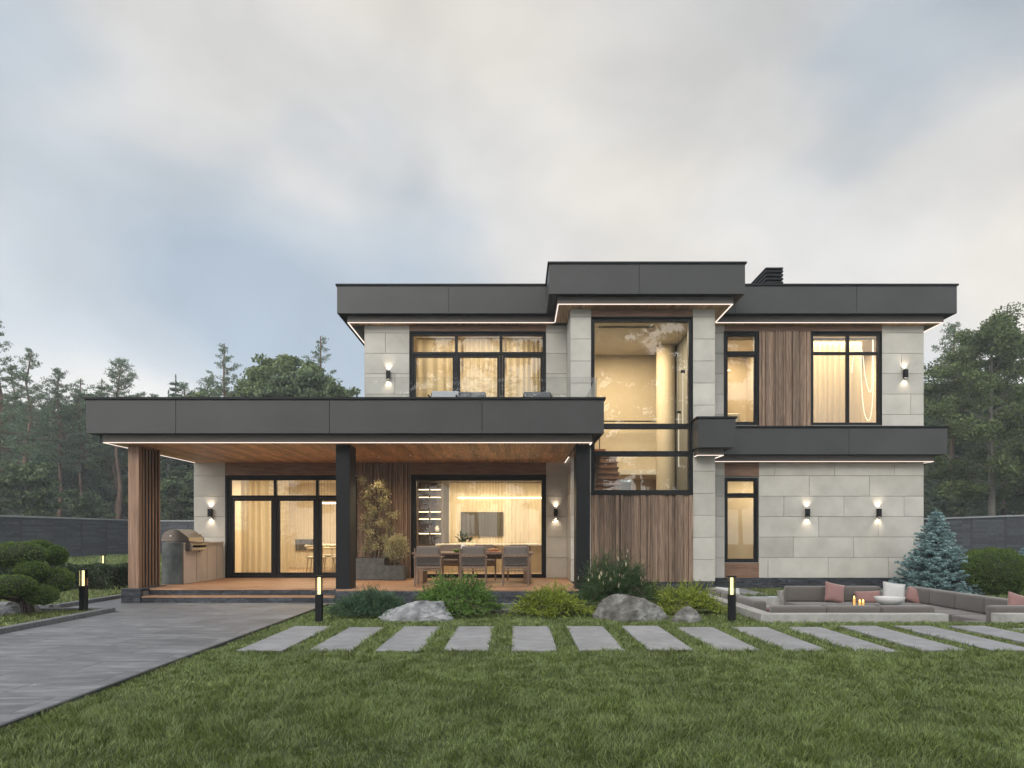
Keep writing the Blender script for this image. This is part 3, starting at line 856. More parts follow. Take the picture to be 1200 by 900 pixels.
# ================================================================== rooms behind the glass
def room_light(name, x, y, z, sx_, sy_, e, label, c=(1.0, .795, .53)):
    t = thing('ceiling_light', (x, y, z), label, 'ceiling light')
    b = MB(); b.box(x-sx_/2-.03, x+sx_/2+.03, y-sy_/2-.03, y+sy_/2+.03, z-.02, z+.02); b.build('housing', CEIL, t)
    ld = bpy.data.lights.new(name, 'AREA'); ld.shape = 'RECTANGLE'; ld.size = sx_; ld.size_y = sy_; ld.energy = e; ld.color = c
    o = bpy.data.objects.new('lamp', ld); COL.objects.link(o); o.parent = t; o.location = (0, 0, -.03)
room_light('dining', -6.1, 22.4, 3.22, 3.2, 2.4, 249, 'flat ceiling light in the ground floor dining room')
room_light('living', -1.1, 22.2, 3.22, 3.2, 2.4, 238, 'flat ceiling light in the ground floor living room')
room_light('small', 7.4, 20.7, 3.22, 2.6, .8, 65, 'flat ceiling light behind the tall narrow lower window')
room_light('bedroom', -1.2, 21.6, 6.97, 3.0, 2.0, 174, 'flat ceiling light in the room behind the balcony')
room_light('study', 6.0, 21.2, 6.97, 1.4, 1.4, 116, 'flat ceiling light in the upstairs study')
room_light('right_bedroom', 9.0, 21.2, 6.97, 2.2, 1.4, 127, 'flat ceiling light in the upstairs room with the rope lamp')
room_light('stair', 2.9, 20.0, 6.97, 1.4, 1.4, 238, 'flat ceiling light above the stairwell')
room_light('hall', 2.15, 23.6, 3.28, .5, .5, 63, 'flat ceiling light in the hall beyond the stairs')

SHEER = sheer('sheer_curtain', (.84,.76,.62), .08)
DRAPE = sheer('cream_drape', (.78,.68,.50), .80)
def curtain(X0, X1, z0, z1, Y, m, label, amp=.05, wl_=.16, seed=0, group='curtains behind the windows'):
    rr = random.Random(seed); n = int((X1-X0)/.018); xs = np.linspace(X0, X1, n)
    ph = 0; ys = []
    for i, x in enumerate(xs):
        ph += (2*math.pi*.018/wl_)*(1+.45*math.sin(x*2.3+seed)); ys.append(Y + amp*math.sin(ph)*(1+.3*math.sin(x*5+seed)))
    v = []; f = []
    for j, z in enumerate((z0, (z0+z1)/2, z1)):
        for i in range(n): v.append((xs[i] + (.01*math.sin(i*.3+j)), Y + (ys[i]-Y)*(1.1-.15*j), z))
    for j in range(2):
        for i in range(n-1): f.append((j*n+i, j*n+i+1, (j+1)*n+i+1, (j+1)*n+i))
    t = thing('curtain', ((X0+X1)/2, Y, z0), label, 'curtain', None)
    b = MB(); b.add(v, f); o = b.build('fabric', m, t, smooth=True)
    r = MB(); r.tube([(X0, Y, z1+.02), (X1, Y, z1+.02)], .012, 8); r.build('rail', METALD, t)
    return t
curtain(-7.70, -6.35, .33, 3.18, 20.15, DRAPE, 'cream pleated drape filling the left pane of the dining room doors', seed=1)
curtain(-6.30, -4.45, .33, 3.18, 20.05, SHEER, 'see-through sheer curtain in front of the dining table', seed=2, wl_=.2)
curtain(-2.25, .70, .33, 3.18, 20.15, SHEER, 'wide see-through sheer curtain of the living room window', seed=3, wl_=.24, amp=.06)
curtain(-2.80, -1.55, 3.98, 6.9, 20.2, DRAPE, 'cream pleated drape behind the left balcony door pane', seed=4)
curtain(-1.50, -.35, 3.98, 6.9, 20.15, DRAPE, 'cream pleated drape behind the middle balcony door pane', seed=5)
curtain(-.30, .72, 3.98, 6.9, 20.2, DRAPE, 'cream pleated drape behind the right balcony door pane', seed=6)
curtain(7.98, 9.80, 3.98, 6.95, 20.6, DRAPE, 'cream pleated drape behind the rope lamp upstairs', seed=7, wl_=.2)

WALLW = mat('light_wall_panel', (.54,.44,.30), (.70,.60,.44), rough=.5, isl=.12, scale=3, stretch=(8,8,.6))
DWOOD = mat('dark_shelf_wood', (.07,.04,.027), (.13,.08,.055), rough=.5, scale=3, stretch=(1,8,8))
DARKG = mat('screen_glass', (.018,.015,.012), rough=.35, spec=.2)
LOAK = mat('light_oak', (.45,.33,.2), (.6,.46,.3), rough=.5, scale=4, stretch=(8,8,1))
CREAM = mat('cream_fabric', (.62,.56,.46), (.70,.64,.54), rough=.9, scale=20)
WHITE = mat('white_lacquer', (.75,.73,.69), rough=.4)
# living room back wall: panelled, with screen and lit shelves
b = MB(); x = -2.3
rr = random.Random(5)
while x < 1.3:
    w = rr.choice([.3,.45,.6]); x2 = min(x+w, 1.33); b.box(x+.004, x2-.004, 24.42, 24.5, .32, 3.2); x = x2
b.build('panelled_wall', WALLW, house)
t = thing('television', (px(565,24.3), 24.38, pz(628,24.3)), 'wide dark television screen on the living room back wall', 'television')
b = MB(); b.box(px(540,24.3), px(590,24.3), 24.34, 24.40, pz(628,24.3), pz(600,24.3)); b.build('casing', METALD, t, bevel=.005)
b = MB(); b.box(px(540,24.3)+.02, px(590,24.3)-.02, 24.333, 24.341, pz(628,24.3)+.02, pz(600,24.3)-.02); b.build('screen', DARKG, t)
X0, X1 = px(490,24.0), px(517.5,24.0)
t = thing('shelf_unit', ((X0+X1)/2, 24.2, .3), 'dark wood shelf unit with lit shelves in the living room', 'shelf unit')
b = MB(); b.box(X0, X1, 24.30, 24.36, .3, 3.2); b.box(X0-.03, X0, 23.95, 24.36, .3, 3.2); b.box(X1, X1+.03, 23.95, 24.36, .3, 3.2); b.box((X0+X1)/2-.012, (X0+X1)/2+.012, 23.97, 24.30, .3, 3.2)
b.build('carcass', DWOOD, t)
for yy in (573.5, 582.5, 599.5, 608, 625, 640):
    z = pz(yy, 24.0); b = MB(); b.box(X0+.002, X1-.002, 23.97, 24.30, z, z+.03); s = b.build('shelf', DWOOD, t)
    if yy < 630:
        b = MB(); b.box(X0+.03, (X0+X1)/2-.03, 23.965, 23.985, z-.022, z-.002); b.box((X0+X1)/2+.03, X1-.03, 23.965, 23.985, z-.022, z-.002); b.build('light_strip', LEDW, s)
def vase(x, y, z, h, r, m, label, cat='vase'):
    t = MB(); pts = []; rad = []
    for k in range(9):
        u = k/8; pts.append((x, y, z+h*u)); rad.append(r*(.55+.6*math.sin(math.pi*min(1,u*1.1))*(1-u*.4)) if k < 8 else r*.5)
    t.tube(pts, rad, 16); o = t.build('vase', m, None, smooth=True); return tag(o, label, cat)
vase(px(512,24.05), 24.12, pz(625,24)+.03, .22, .08, WHITE, 'small white vase on the lit shelf left of the television')
t = thing('cove_light', (-.2, 24.3, 3.0), 'long warm light line along the top of the living room wall', 'light line')
b = MB(); b.box(-2.0, 1.0, 24.36, 24.40, pz(584,24.3), pz(582.6,24.3)); b.build('diffuser', LEDW, t)
t = thing('kitchen_island', (-.8, 22.6, .3), 'low pale kitchen island behind the living room curtain', 'kitchen island')
b = MB(); b.box(-2.4, .9, 22.3, 23.0, .3, 1.12); b.build('cabinet', LOAK, t); b = MB(); b.box(-2.5, 1.0, 22.2, 23.1, 1.122, 1.17); b.build('worktop', WHITE, t, bevel=.005)
# dining room inside
def indoor_chair(x, y, rz, label):
    t = thing('indoor_chair', (x, y, .3), label, 'chair', 'cream chairs of the indoor dining table')
    for dx in (-.2, .2):
        for dy in (-.2, .2):
            b = MB(); b.tube([(x+dx*1.1, y+dy*1.1, .3), (x+dx*.9, y+dy*.9, .75)], [.014, .02], 8); b.build('leg', LOAK, t)
    b = MB(); b.box(x-.24, x+.24, y-.23, y+.23, .74, .81); b.build('seat', CREAM, t, bevel=.025, seg=3)
    b = MB()
    pts = [(x+.27*math.cos(a), y+.08+.24*math.sin(a), 1.12) for a in np.linspace(-.4, math.pi+.4, 14)]
    b.tube(pts, .04, 8); b.build('backrest', CREAM, t, smooth=True)
    for dx in (-.23, .23):
        b = MB(); b.tube([(x+dx, y+.12, .78), (x+dx, y+.14, 1.1)], .013, 6); b.build('back_post', LOAK, t)
    t.rotation_euler = (0, 0, rz)
    return t
t = thing('dining_table', (-5.3, 22.6, .3), 'light oak dining table inside behind the sheer curtain', 'dining table')
b = MB(); b.box(-6.4, -4.2, 22.1, 23.1, 1.01, 1.06); b.build('table_top', LOAK, t, bevel=.01)
for x_ in (-6.2, -4.4):
    for y_ in (22.25, 22.95):
        b = MB(); b.box(x_-.04, x_+.04, y_-.04, y_+.04, .3, 1.008); b.build('leg', LOAK, t)
for i, x_ in enumerate((-6.05, -5.3, -4.55)):
    indoor_chair(x_, 21.8, math.pi, f"cream rounded chair on the window side of the indoor table, {['left','middle','right'][i]} one")
    indoor_chair(x_, 23.4, 0, f"cream rounded chair on the far side of the indoor table, {['left','middle','right'][i]} one")
t = thing('pendant_lamp', (-5.3, 22.6, 2.7), 'two long thin bright pendant lines above the indoor dining table', 'pendant lamp')
for zz, xa, xb in ((2.62, -6.3, -4.4), (2.42, -6.1, -4.2)):
    b = MB(); b.box(xa, xb, 22.58, 22.62, zz, zz+.035); b.build('light_bar', emitter('bar_light', (1,.9,.75), 6) if 'bar_light' not in MATS else MATS['bar_light'], t)
    for xx in (xa+.2, xb-.2):
        b = MB(); b.tube([(xx, 22.6, zz+.036), (xx, 22.6, 3.25)], .004, 5); b.build('cord', METALD, t)
t = thing('television', (-6.4, 25.3, 1.4), 'small dark television on the dining room back wall', 'television')
b = MB(); b.box(px(346,25.4), px(371,25.4), 25.42, 25.48, pz(645,25.4), pz(632,25.4)); b.build('screen', DARKG, t)
t = thing('wall_cabinet', (-4.3, 25.3, .3), 'tall grey cabinet in the corner of the dining room', 'cabinet')
GREYL = mat('grey_lacquer', (.16,.145,.13), rough=.4)
b = MB(); b.box(-6.0, -5.0, 25.1, 25.48, .3, 3.2); b.build('cabinet_body', GREYL, t)

# stairwell: dark timber stairs rising to the left
STAIR = mat('stair_wood', (.11,.055,.035), (.20,.11,.075), rough=.45, scale=4, stretch=(.8,8,8))
t = thing('staircase', (2.4, 20.4, .3), 'dark timber staircase seen low in the tall stairwell window', 'staircase')
b = MB(); rs_ = MB(); n = 20
for i in range(n):
    z = .3 + (i+1)*.1775; y_ = 18.62 + i*.188
    b.box(1.63, 3.06, y_-.03, y_+.20, z-.045, z); rs_.box(1.63, 3.03, y_, y_+.03, z-.1775, z-.047)
b.build('treads', STAIR, t, bevel=.004, seg=1); rs_.build('risers', STAIR, t)
b = MB(); b.box(1.63, 2.55, 20.9, 22.2, 3.87, 3.93); b.build('landing', mat('landing_wood', (.20,.06,.035), rough=.5), t)
t = thing('stair_rail', (3.2, 22.3, 3.95), 'thin black handrail on the stairwell landing', 'handrail')
b = MB(); b.tube([(2.5, 22.0, 4.0), (2.5, 22.0, 4.9)], .015, 8); b.tube([(2.5, 22.0, 4.9), (4.6, 22.0, 4.9)], .02, 8); b.build('rail', METALD, t)
t = thing('hanging_lamp', (px(798,20), 20, 7.0), 'slim hanging lamp with long vertical tubes in the stairwell', 'pendant lamp')
for dx, zz, ll in ((-.06, 3.3, 1.5), (.05, 4.3, 1.6)):
    b = MB(); b.tube([(px(798,19.6)+dx, 19.6, zz), (px(798,19.6)+dx, 19.6, zz+ll)], .009, 8); b.build('tube', MATS.get('tube_glow') or emitter('tube_glow', (1,.86,.65), 1.0), t)
    b = MB(); b.tube([(px(798,19.6)+dx, 19.6, zz+ll), (px(798,19.6)+dx, 19.6, 7.0)], .003, 5); b.build('cord', METALD, t)
    b = MB(); b.box(px(798,19.6)+dx-.05, px(798,19.6)+dx+.05, 19.55, 19.65, zz+ll-.06, zz+ll+.0); b.build('cap', METALD, t)
# study: arched lit shelf and armchair
t = thing('arched_shelf', (6.2, 22.4, 3.95), 'warm lit arched shelf unit in the upstairs study', 'shelf unit')
b = MB(); b.box(5.3, 6.4, 22.5, 22.56, 3.95, 6.7)
for zz in (4.5, 4.9, 5.3, 5.7, 6.1): b.box(5.3, 6.38, 22.2, 22.5, zz, zz+.03)
for xx in (5.3, 6.0, 6.38): b.box(xx, xx+.03, 22.2, 22.5, 3.95, 6.5)
b.build('shelves', LOAK, t)
b = MB()
ar = [(6.42+.30*math.cos(a), 21.9, 6.1+.30*math.sin(a)) for a in np.linspace(math.pi, math.pi/2, 8)]
b.tube([(6.12, 21.9, 3.95)] + ar, .05, 10); b.build('arch', PLASTER, t, smooth=True)
t = thing('armchair', (6.15, 20.6, 3.95), 'pale rounded armchair at the upstairs study window', 'armchair')
b = MB(); b.box(5.85, 6.45, 20.35, 20.95, 4.2, 4.45); b.build('seat', CREAM, t, bevel=.08, seg=4)
b = MB(); b.box(5.85, 6.45, 20.95, 21.10, 4.2, 4.98); b.build('backrest', CREAM, t, bevel=.06, seg=4)
for s in (5.80, 6.40):
    b = MB(); b.box(s, s+.1, 20.35, 20.95, 4.2, 4.68); b.build('armrest', CREAM, t, bevel=.04, seg=3)
b = MB()
for xx in (5.9, 6.4):
    for yy in (20.4, 21.0): b.tube([(xx, yy, 3.95), (xx, yy, 4.22)], .02, 8)
b.build('legs', LOAK, t)
# rope lamp
t = thing('rope_lamp', (9.2, 20.3, 6.9), 'looping luminous rope lamp hanging in the upstairs right window', 'rope lamp')
ROPE = emitter('rope_glow', (1.0,.83,.6), 1.7)
def rp_(pts): return [(px(x, 20.3), 20.3 + .04*math.sin(i), pz(y, 20.3)) for i, (x, y) in enumerate(pts)]
b = MB()
import itertools
def smooth_pts(p, k=8):
    out = []
    for i in range(len(p)-1):
        p0 = Vector(p[max(i-1,0)]); p1 = Vector(p[i]); p2 = Vector(p[i+1]); p3 = Vector(p[min(i+2,len(p)-1)])
        for j in range(k):
            t_ = j/k
            out.append(.5*((2*p1)+(-p0+p2)*t_+(2*p0-5*p1+4*p2-p3)*t_*t_+(-p0+3*p1-3*p2+p3)*t_**3))
    out.append(Vector(p[-1])); return out
b.tube(smooth_pts(rp_([(998,437),(1000,425),(1003,408),(1006,405),(1010,413),(1013,440),(1018,458),(1022,455),(1023,430),(1023,398)])), .011, 8)
b.tube(smooth_pts(rp_([(1009,408),(1010,440),(1013,480),(1018,493),(1021,480),(1023,440),(1023,398)])), .010, 8)
b.build('rope', ROPE, t, smooth=True)
# ================================================================== terrace furniture
TEAK = mat('teak_frame', (.125,.08,.055), (.21,.145,.10), rough=.6, scale=4, stretch=(9,9,1), bump=.1)
TEAKL = mat('teak_plinth', (.24,.14,.085), (.33,.21,.13), rough=.6, scale=4, stretch=(9,9,1))
WEAVE = mat('rope_weave', (.06,.05,.043), (.13,.11,.095), rough=.9, scale=55, detail=2, bump=.6)
CUSH = mat('taupe_cushion', (.13,.11,.097), (.165,.14,.124), rough=.95, scale=40, bump=.1, sheen=.2)
def rot_pts(o, pts, a):
    c, s = math.cos(a), math.sin(a)
    return [(o[0]+(p[0])*c-(p[1])*s, o[1]+(p[0])*s+(p[1])*c, p[2]) for p in pts]
def terrace_chair():
    # built facing +Y at the origin, seat centre over (0,0)
    t = thing('dining_chair', (0, 0, 0), 'x', 'chair', 'teak chairs round the terrace table')
    for sx_ in (-1, 1):
        b = MB(); b.tube([(sx_*.29, -.27, 0), (sx_*.29, -.26, .45), (sx_*.29, -.31, .86)], [.021, .024, .02], 8); b.build('leg', TEAK, t)
        b = MB(); b.tube([(sx_*.29, .25, 0), (sx_*.29, .27, .64)], [.019, .023], 8); b.build('leg', TEAK, t)
        b = MB(); b.obox((sx_*.295, -.01, .655), (.055, .62, .03)); b.build('armrest', TEAK, t, bevel=.01)
    b = MB(); b.box(-.27, .27, -.28, -.24, .40, .45); b.box(-.27, .27, .24, .28, .40, .45); b.box(-.29, -.25, -.25, .25, .40, .45); b.box(.25, .29, -.25, .25, .40, .45)
    b.obox((0, -.305, .70), (.55, .03, .07)); b.obox((0, -.275, .36), (.55, .025, .03))
    b.build('seat_frame', TEAK, t, bevel=.006)
    b = MB()
    # woven back: diagonal cords between two rails
    for k in range(26):
        x = -.25 + k*.02
        for d in (-1, 1):
            x2 = x + d*.05
            if abs(x2) > .262: continue
            b.tube([(x, -.29-.004*d, .47), (x2, -.298-.004*d, .57), (x, -.31-.004*d, .67)], .0065, 4)
    b.box(-.26, .26, -.296, -.286, .475, .665)
    b.build('woven_back', WEAVE, t)
    b = MB(); b.box(-.265, .265, -.25, .26, .45, .53); b.build('seat_cushion', CUSH, t, bevel=.03, seg=3)
    b = MB(); b.obox((0, -.23, .72), (.53, .11, .38), (R(8), 0, 0)); b.build('back_cushion', CUSH, t, bevel=.045, seg=4)
    return t
ch0 = terrace_chair(); used = [0]
def put_chair(x, y, rz, label):
    o = ch0 if not used[0] else copy_tree(ch0); used[0] = 1
    o.location = (x, y, .30); o.rotation_euler = (0, 0, rz); o['label'] = label
put_chair(-2.03, 16.75, 0, 'teak chair with its woven back to the lawn, nearest the planters')
put_chair(-1.01, 16.77, R(2), 'teak chair with its woven back to the lawn, between two others')
put_chair(-.03, 16.75, R(-1), 'teak chair with its woven back to the lawn, nearest the black column')
put_chair(-1.75, 18.75, R(176), 'teak chair on the window side of the terrace table, nearest the planters')
put_chair(-.85, 18.75, R(182), 'teak chair on the window side of the terrace table, in the middle')
put_chair(.05, 18.75, R(180), 'teak chair on the window side of the terrace table, nearest the wall lamp')
t = thing('terrace_table', (-1.0, 17.7, .30), 'long dark teak dining table on the terrace', 'dining table')
b = MB()
for i in range(8): b.box(-2.50, .40, 17.20+i*.125, 17.20+i*.125+.119, 1.0, 1.045)
b.build('table_top', TEAK, t, bevel=.004)
for x_ in (-2.42, .16):
    b = MB(); b.box(x_, x_+.18, 17.28, 18.12, .30, .998); b.build('leg', TEAKL, t, bevel=.008)
b = MB(); b.box(-2.24, .16, 17.64, 17.76, .88, .998); b.build('crossbar', TEAK, t)
GREENL = mat('houseplant_leaf', (.02,.04,.015), (.06,.09,.03), rough=.5, isl=.3)
t = thing('flower_vase', (px(543,17.6), 17.6, 1.045), 'glass vase of dark leafy sprigs on the terrace table', 'vase')
xv = px(543, 17.6)
b = MB(); b.tube([(xv,17.6,1.047),(xv,17.6,1.12),(xv,17.6,1.2),(xv,17.6,1.26)], [.05,.075,.05,.035], 16); b.build('vase', WHITE, t, smooth=True)
rg = np.random.default_rng(4)
dirs = rg.normal(size=(70,3)); dirs[:,2] = np.abs(dirs[:,2])+.3; dirs /= np.linalg.norm(dirs, axis=1, keepdims=True)
C = np.array([xv,17.6,1.28]) + dirs*rg.uniform(.04,.26,(70,1))
leaves('sprigs', C, dirs, .10, .45, GREENL, t, rg)
t = thing('fruit_bowl', (px(538,17.4), 17.4, 1.045), 'small green bowl of fruit left of the vase on the terrace table', 'bowl')
xv = px(536, 17.4)
b = MB(); b.tube([(xv,17.4,1.046),(xv,17.4,1.07),(xv,17.4,1.12)], [.05,.1,.13], 18); b.build('bowl', mat('green_glaze', (.12,.2,.03), rough=.3), t)
t = thing('serving_board', (px(578,17.4), 17.4, 1.045), 'reddish wooden serving board with bread on the terrace table', 'serving board')
xv = px(578, 17.4)
b = MB(); b.box(xv-.2, xv+.2, 17.3, 17.52, 1.047, 1.067); b.build('board', mat('red_board', (.30,.10,.05), rough=.5), t, bevel=.006)
b = MB(); b.tube([(xv-.12,17.4,1.10),(xv,17.4,1.11),(xv+.12,17.4,1.10)], [.025,.04,.025], 10); b.build('loaf', mat('bread', (.35,.18,.08), rough=.8), t, smooth=True)

# planters -----------------------------------------------------------
POT = mat('planter_concrete', (.055,.058,.057), (.095,.10,.098), rough=.8, scale=8, bump=.2)
OLEAF = mat('olive_leaf', (.27,.26,.12), (.54,.51,.30), rough=.6, isl=.3, scale=3, trans=.25)
BARK = mat('bark', (.05,.035,.025), (.13,.095,.07), rough=.9, scale=6, stretch=(5,5,1), bump=.5)
def planter(cx, cy, w, h, label, name='planter'):
    t = thing(name, (cx, cy, .30), label, 'planter')
    b = MB(); hw = w/2
    b.prism([(cx-hw*.97,cy-hw*.97),(cx+hw*.97,cy-hw*.97),(cx+hw*.97,cy+hw*.97),(cx-hw*.97,cy+hw*.97)], 'z', .301, .30+h-.04)
    ring(b, [(cx-hw,cy-hw),(cx+hw,cy-hw),(cx+hw,cy+hw),(cx-hw,cy+hw)], [(cx-hw+.04,cy-hw+.04),(cx+hw-.04,cy-hw+.04),(cx+hw-.04,cy+hw-.04),(cx-hw+.04,cy+hw-.04)], .32, .30+h)
    b.build('pot', POT, t, bevel=.008)
    b = MB(); b.box(cx-hw+.045, cx+hw-.045, cy-hw+.045, cy+hw-.045, .30+h-.039, .30+h-.02); b.build('soil', BED, t)
    return t
def shell_leaves(name, blobs, n, size, asp, m, parent, seed, depth=.35, up=.3, pw=1.6):
    """leaf faces spread through the outer part of several ellipsoids; blobs = (cx,cy,cz,rx,ry,rz)"""
    rg = np.random.default_rng(seed); vol = np.array([b_[3]*b_[4]+b_[4]*b_[5]+b_[3]*b_[5] for b_ in blobs]); vol = vol/vol.sum()
    Cs = []; Ds = []
    for b_, f in zip(blobs, vol):
        k = int(n*f); d = rg.normal(size=(k,3)); d /= np.linalg.norm(d, axis=1, keepdims=True)
        r = 1 - depth*rg.random((k,1))**pw
        # uneven outline
        lump = 1 + .10*np.sin(d[:,[0]]*9+b_[0]*7)*np.cos(d[:,[1]]*8+b_[2]*5)*np.cos(d[:,[2]]*7)
        Cs.append(np.array(b_[:3]) + d*r*lump*np.array(b_[3:])); dd = d + rg.normal(size=(k,3))*.55; dd[:,2] += up; Ds.append(dd)
    return leaves(name, np.concatenate(Cs), np.concatenate(Ds), size, asp, m, parent, rg)
t = planter(px(436,18.9), 18.9, .78, .56, 'large square dark planter with a tall twisted yellowish shrub')
cx = px(441, 18.9); b = MB()
rr = random.Random(8)
blobs = []
b.tube([(cx-.05,18.9,.8),(cx+.05,18.85,1.2),(cx-.06,18.9,1.6),(cx+.04,18.9,2.1),(cx,18.9,2.7)], [.045,.04,.035,.025,.012], 8)
for i in range(26):
    z = .95+i*.075; a = i*2.4; l = .20+.28*rr.random()
    b.tube([(cx,18.9,z-.1),(cx+math.cos(a)*l*.6,18.9+math.sin(a)*l*.6,z),(cx+math.cos(a)*l,18.9+math.sin(a)*l,z+.12)], [.012,.009,.004], 5)
    wdt = .26*(1-.35*abs((z-1.9)/1.2))+.03
    blobs.append((cx+math.cos(a)*l, 18.9+math.sin(a)*l*.8, z+.05, wdt*.95, wdt*.95, .19))
b.build('branches', BARK, t)
shell_leaves('foliage', blobs, 7400, .046, .5, OLEAF, t, 3, depth=1., pw=.55)
t = planter(px(463.5,18.65), 18.65, .52, .38, 'smaller square dark planter with a rounded yellowish bush')
cx = px(465, 18.65); b = MB()
for i in range(9): a = i*.7; b.tube([(cx,18.65,.62),(cx+math.cos(a)*.12,18.65+math.sin(a)*.12,.9),(cx+math.cos(a)*.24,18.65+math.sin(a)*.24,1.2)], [.012,.009,.004], 5)
b.build('branches', BARK, t)
shell_leaves('foliage', [(cx,18.65,1.12,.36,.34,.38),(cx+.05,18.6,1.3,.25,.25,.22)], 5600, .038, .55, OLEAF, t, 4, depth=.9, pw=.8)

# outdoor kitchen and grill ------------------------------------------------
DSTONE = mat('dark_counter_stone', (.05,.058,.055), (.12,.13,.125), rough=.5, scale=4, detail=9, bump=.1)
PANELM = mat('counter_panel', (.54,.49,.43), (.60,.55,.49), rough=.6, scale=2)
STEEL = mat('grill_steel', (.52,.47,.42), (.60,.55,.50), rough=.28, metal=1., scale=3, stretch=(1,40,1))
STEELD = mat('grill_side', (.16,.13,.11), rough=.35, metal=.8)
t = thing('outdoor_kitchen', (-8.1, 18, .30), 'outdoor kitchen counter with a dark stone end and pale side on the terrace', 'kitchen counter')
kx0, kx1 = -8.34, -7.86
b = MB(); b.box(kx0, kx1, 17.02, 17.10, .301, 1.28); b.build('stone_end', DSTONE, t, bevel=.005)
b = MB(); b.box(kx0, kx1-.01, 17.101, 19.4, .301, 1.24); b.build('cabinet', PANELM, t, bevel=.004)
b = MB()
for y_ in (17.8, 18.4, 19.0): b.box(kx1-.0095, kx1-.006, y_, y_+.008, .34, 1.22)
b.build('cabinet_joints', METALD, t)
b = MB(); b.box(kx0, kx1+.02, 18.02, 19.4, 1.241, 1.28); b.box(kx0, kx1+.02, 17.101, 17.16, 1.241, 1.28); b.build('worktop', PANELM, t, bevel=.004)
t = thing('gas_grill', (-8.1, 17.6, 1.25), 'stainless steel gas grill with domed hood built into the counter', 'grill')
b = MB(); b.box(kx0+.02, kx1+.10, 17.20, 18.0, 1.08, 1.30); b.build('firebox', STEELD, t, bevel=.01)
hd = [(-8.42,1.31)] + [(-8.14-.28*math.cos(a), 1.33+.27*math.sin(a)) for a in np.linspace(.1, math.pi*.62, 12)] + [(-7.80,1.40),(-7.78,1.31)]
b = MB(); b.prism(hd, 'y', 17.20, 18.0); b.build('hood', STEEL, t, bevel=.006)
for y_ in (17.175, 18.005):
    b = MB(); b.prism([(p[0]*1.0+(-8.1-p[0])*-.03, p[1]) for p in hd], 'y', y_, y_+.02); b.build('hood_end', STEELD, t)
b = MB(); b.cyl(-8.2, 17.16, 1.42, 1.43, .001, 6); b.tube([(-8.2,17.16,1.44),(-8.2,17.174,1.44)], .02, 12); b.build('hood_badge', STEEL, t)
b = MB(); b.tube([(-7.78,17.3,1.47),(-7.78,17.9,1.47)], .014, 10); b.tube([(-7.86,17.32,1.46),(-7.78,17.32,1.47)], .01, 8); b.tube([(-7.86,17.88,1.46),(-7.78,17.88,1.47)], .01, 8); b.build('handle', STEEL, t)
b = MB(); b.prism([(-7.80,1.06),(-7.70,1.10),(-7.74,1.27),(-7.80,1.29)], 'y', 17.22, 17.98); b.build('control_panel', STEEL, t, bevel=.005)
for i in range(5):
    y_ = 17.32+i*.14; b = MB(); b.tube([(-7.722,y_,1.185),(-7.68,y_,1.195)], [.032,.026], 14); k_ = b.build('knob', METALD, t)
b = MB(); b.box(-7.80, -7.62, 17.22, 17.98, 1.285, 1.30); b.build('front_shelf', STEEL, t)
b = MB(); b.tube([(-7.72,17.6,1.08),(-7.70,17.6,1.04)], .012, 8); b.build('grease_hook', METALD, t)
# balcony loungers seen over the parapet
CANV = mat('grey_canvas', (.30,.31,.32), (.36,.37,.38), rough=.9, scale=20)
DCANV = mat('dark_canvas', (.08,.085,.09), (.11,.115,.12), rough=.9, scale=20)
def lounge(x, y, label, m):
    t = thing('lounge_chair', (x, y, 3.905), label, 'lounge chair')
    b = MB()
    for sx_ in (-.3, .3):
        b.tube([(x+sx_, y-.3, 3.907), (x+sx_, y-.28, 4.3)], .016, 8); b.tube([(x+sx_, y+.3, 3.907), (x+sx_, y+.34, 4.62)], .016, 8)
        b.tube([(x+sx_, y-.3, 4.45), (x+sx_, y+.32, 4.5)], .018, 8)
    b.build('frame', METALD, t)
    b = MB(); b.box(x-.3, x+.3, y-.3, y+.3, 4.18, 4.30); b.build('seat', m, t, bevel=.04, seg=3)
    b = MB(); b.obox((x, y+.34, 4.46), (.62, .12, .42), (R(-14), 0, 0)); b.build('backrest', m, t, bevel=.04, seg=3)
    return t
lounge(px(520,15.8), 15.8, 'pale grey lounge chair on the balcony, the left one of three', CANV)
lounge(px(552,15.9), 15.9, 'dark grey lounge chair on the balcony between two others', DCANV)
lounge(px(630,15.9), 15.9, 'dark grey lounge chair on the balcony near the stone pier', DCANV)
# bollards ---------------------------------------------------------------
BGLOW = emitter('bollard_glow', (1.0,.86,.42), 2.0)
BGL = glass('bollard_glass', (.97,.97,.93), 1.2, .03)
def bollard():
    t = thing('bollard_light', (0,0,0), 'x', 'bollard light', 'black bollard lights in the garden')
    b = MB(); b.box(-.055,.055,-.055,.055,0,.47); b.build('post', METALD, t, bevel=.004)
    b = MB(); b.box(-.02,.02,-.02,.02,.471,.755); b.build('light_tube', BGLOW, t)
    b = MB()
    for sx_ in (-.05,.05): b.box(sx_-.003, sx_+.003, -.05,.05,.471,.76)
    b.box(-.046,.046,-.053,-.047,.471,.76); b.build('glass_shade', BGL, t)
    b = MB(); b.box(-.065,.065,-.065,.065,.761,.785); b.build('cap', METALD, t, bevel=.003)
    return t
bo = bollard(); first = [1]
for (x, Y, z, lab) in ((98, 13.55, .05, 'black bollard light with glowing tube beside the cloud pruned tree'), (374, 12.26, 0, 'black bollard light with glowing tube at the driveway edge near the first slabs'),
                    (857.5, 12.2, 0, 'black bollard light with glowing tube at the corner of the sunken seating'), (121, 22.5, .05, 'black bollard light mostly hidden behind the low hedge')):
    o = bo if first[0] else copy_tree(bo); first[0] = 0
    o.location = (px(x, Y), Y, z); o['label'] = lab

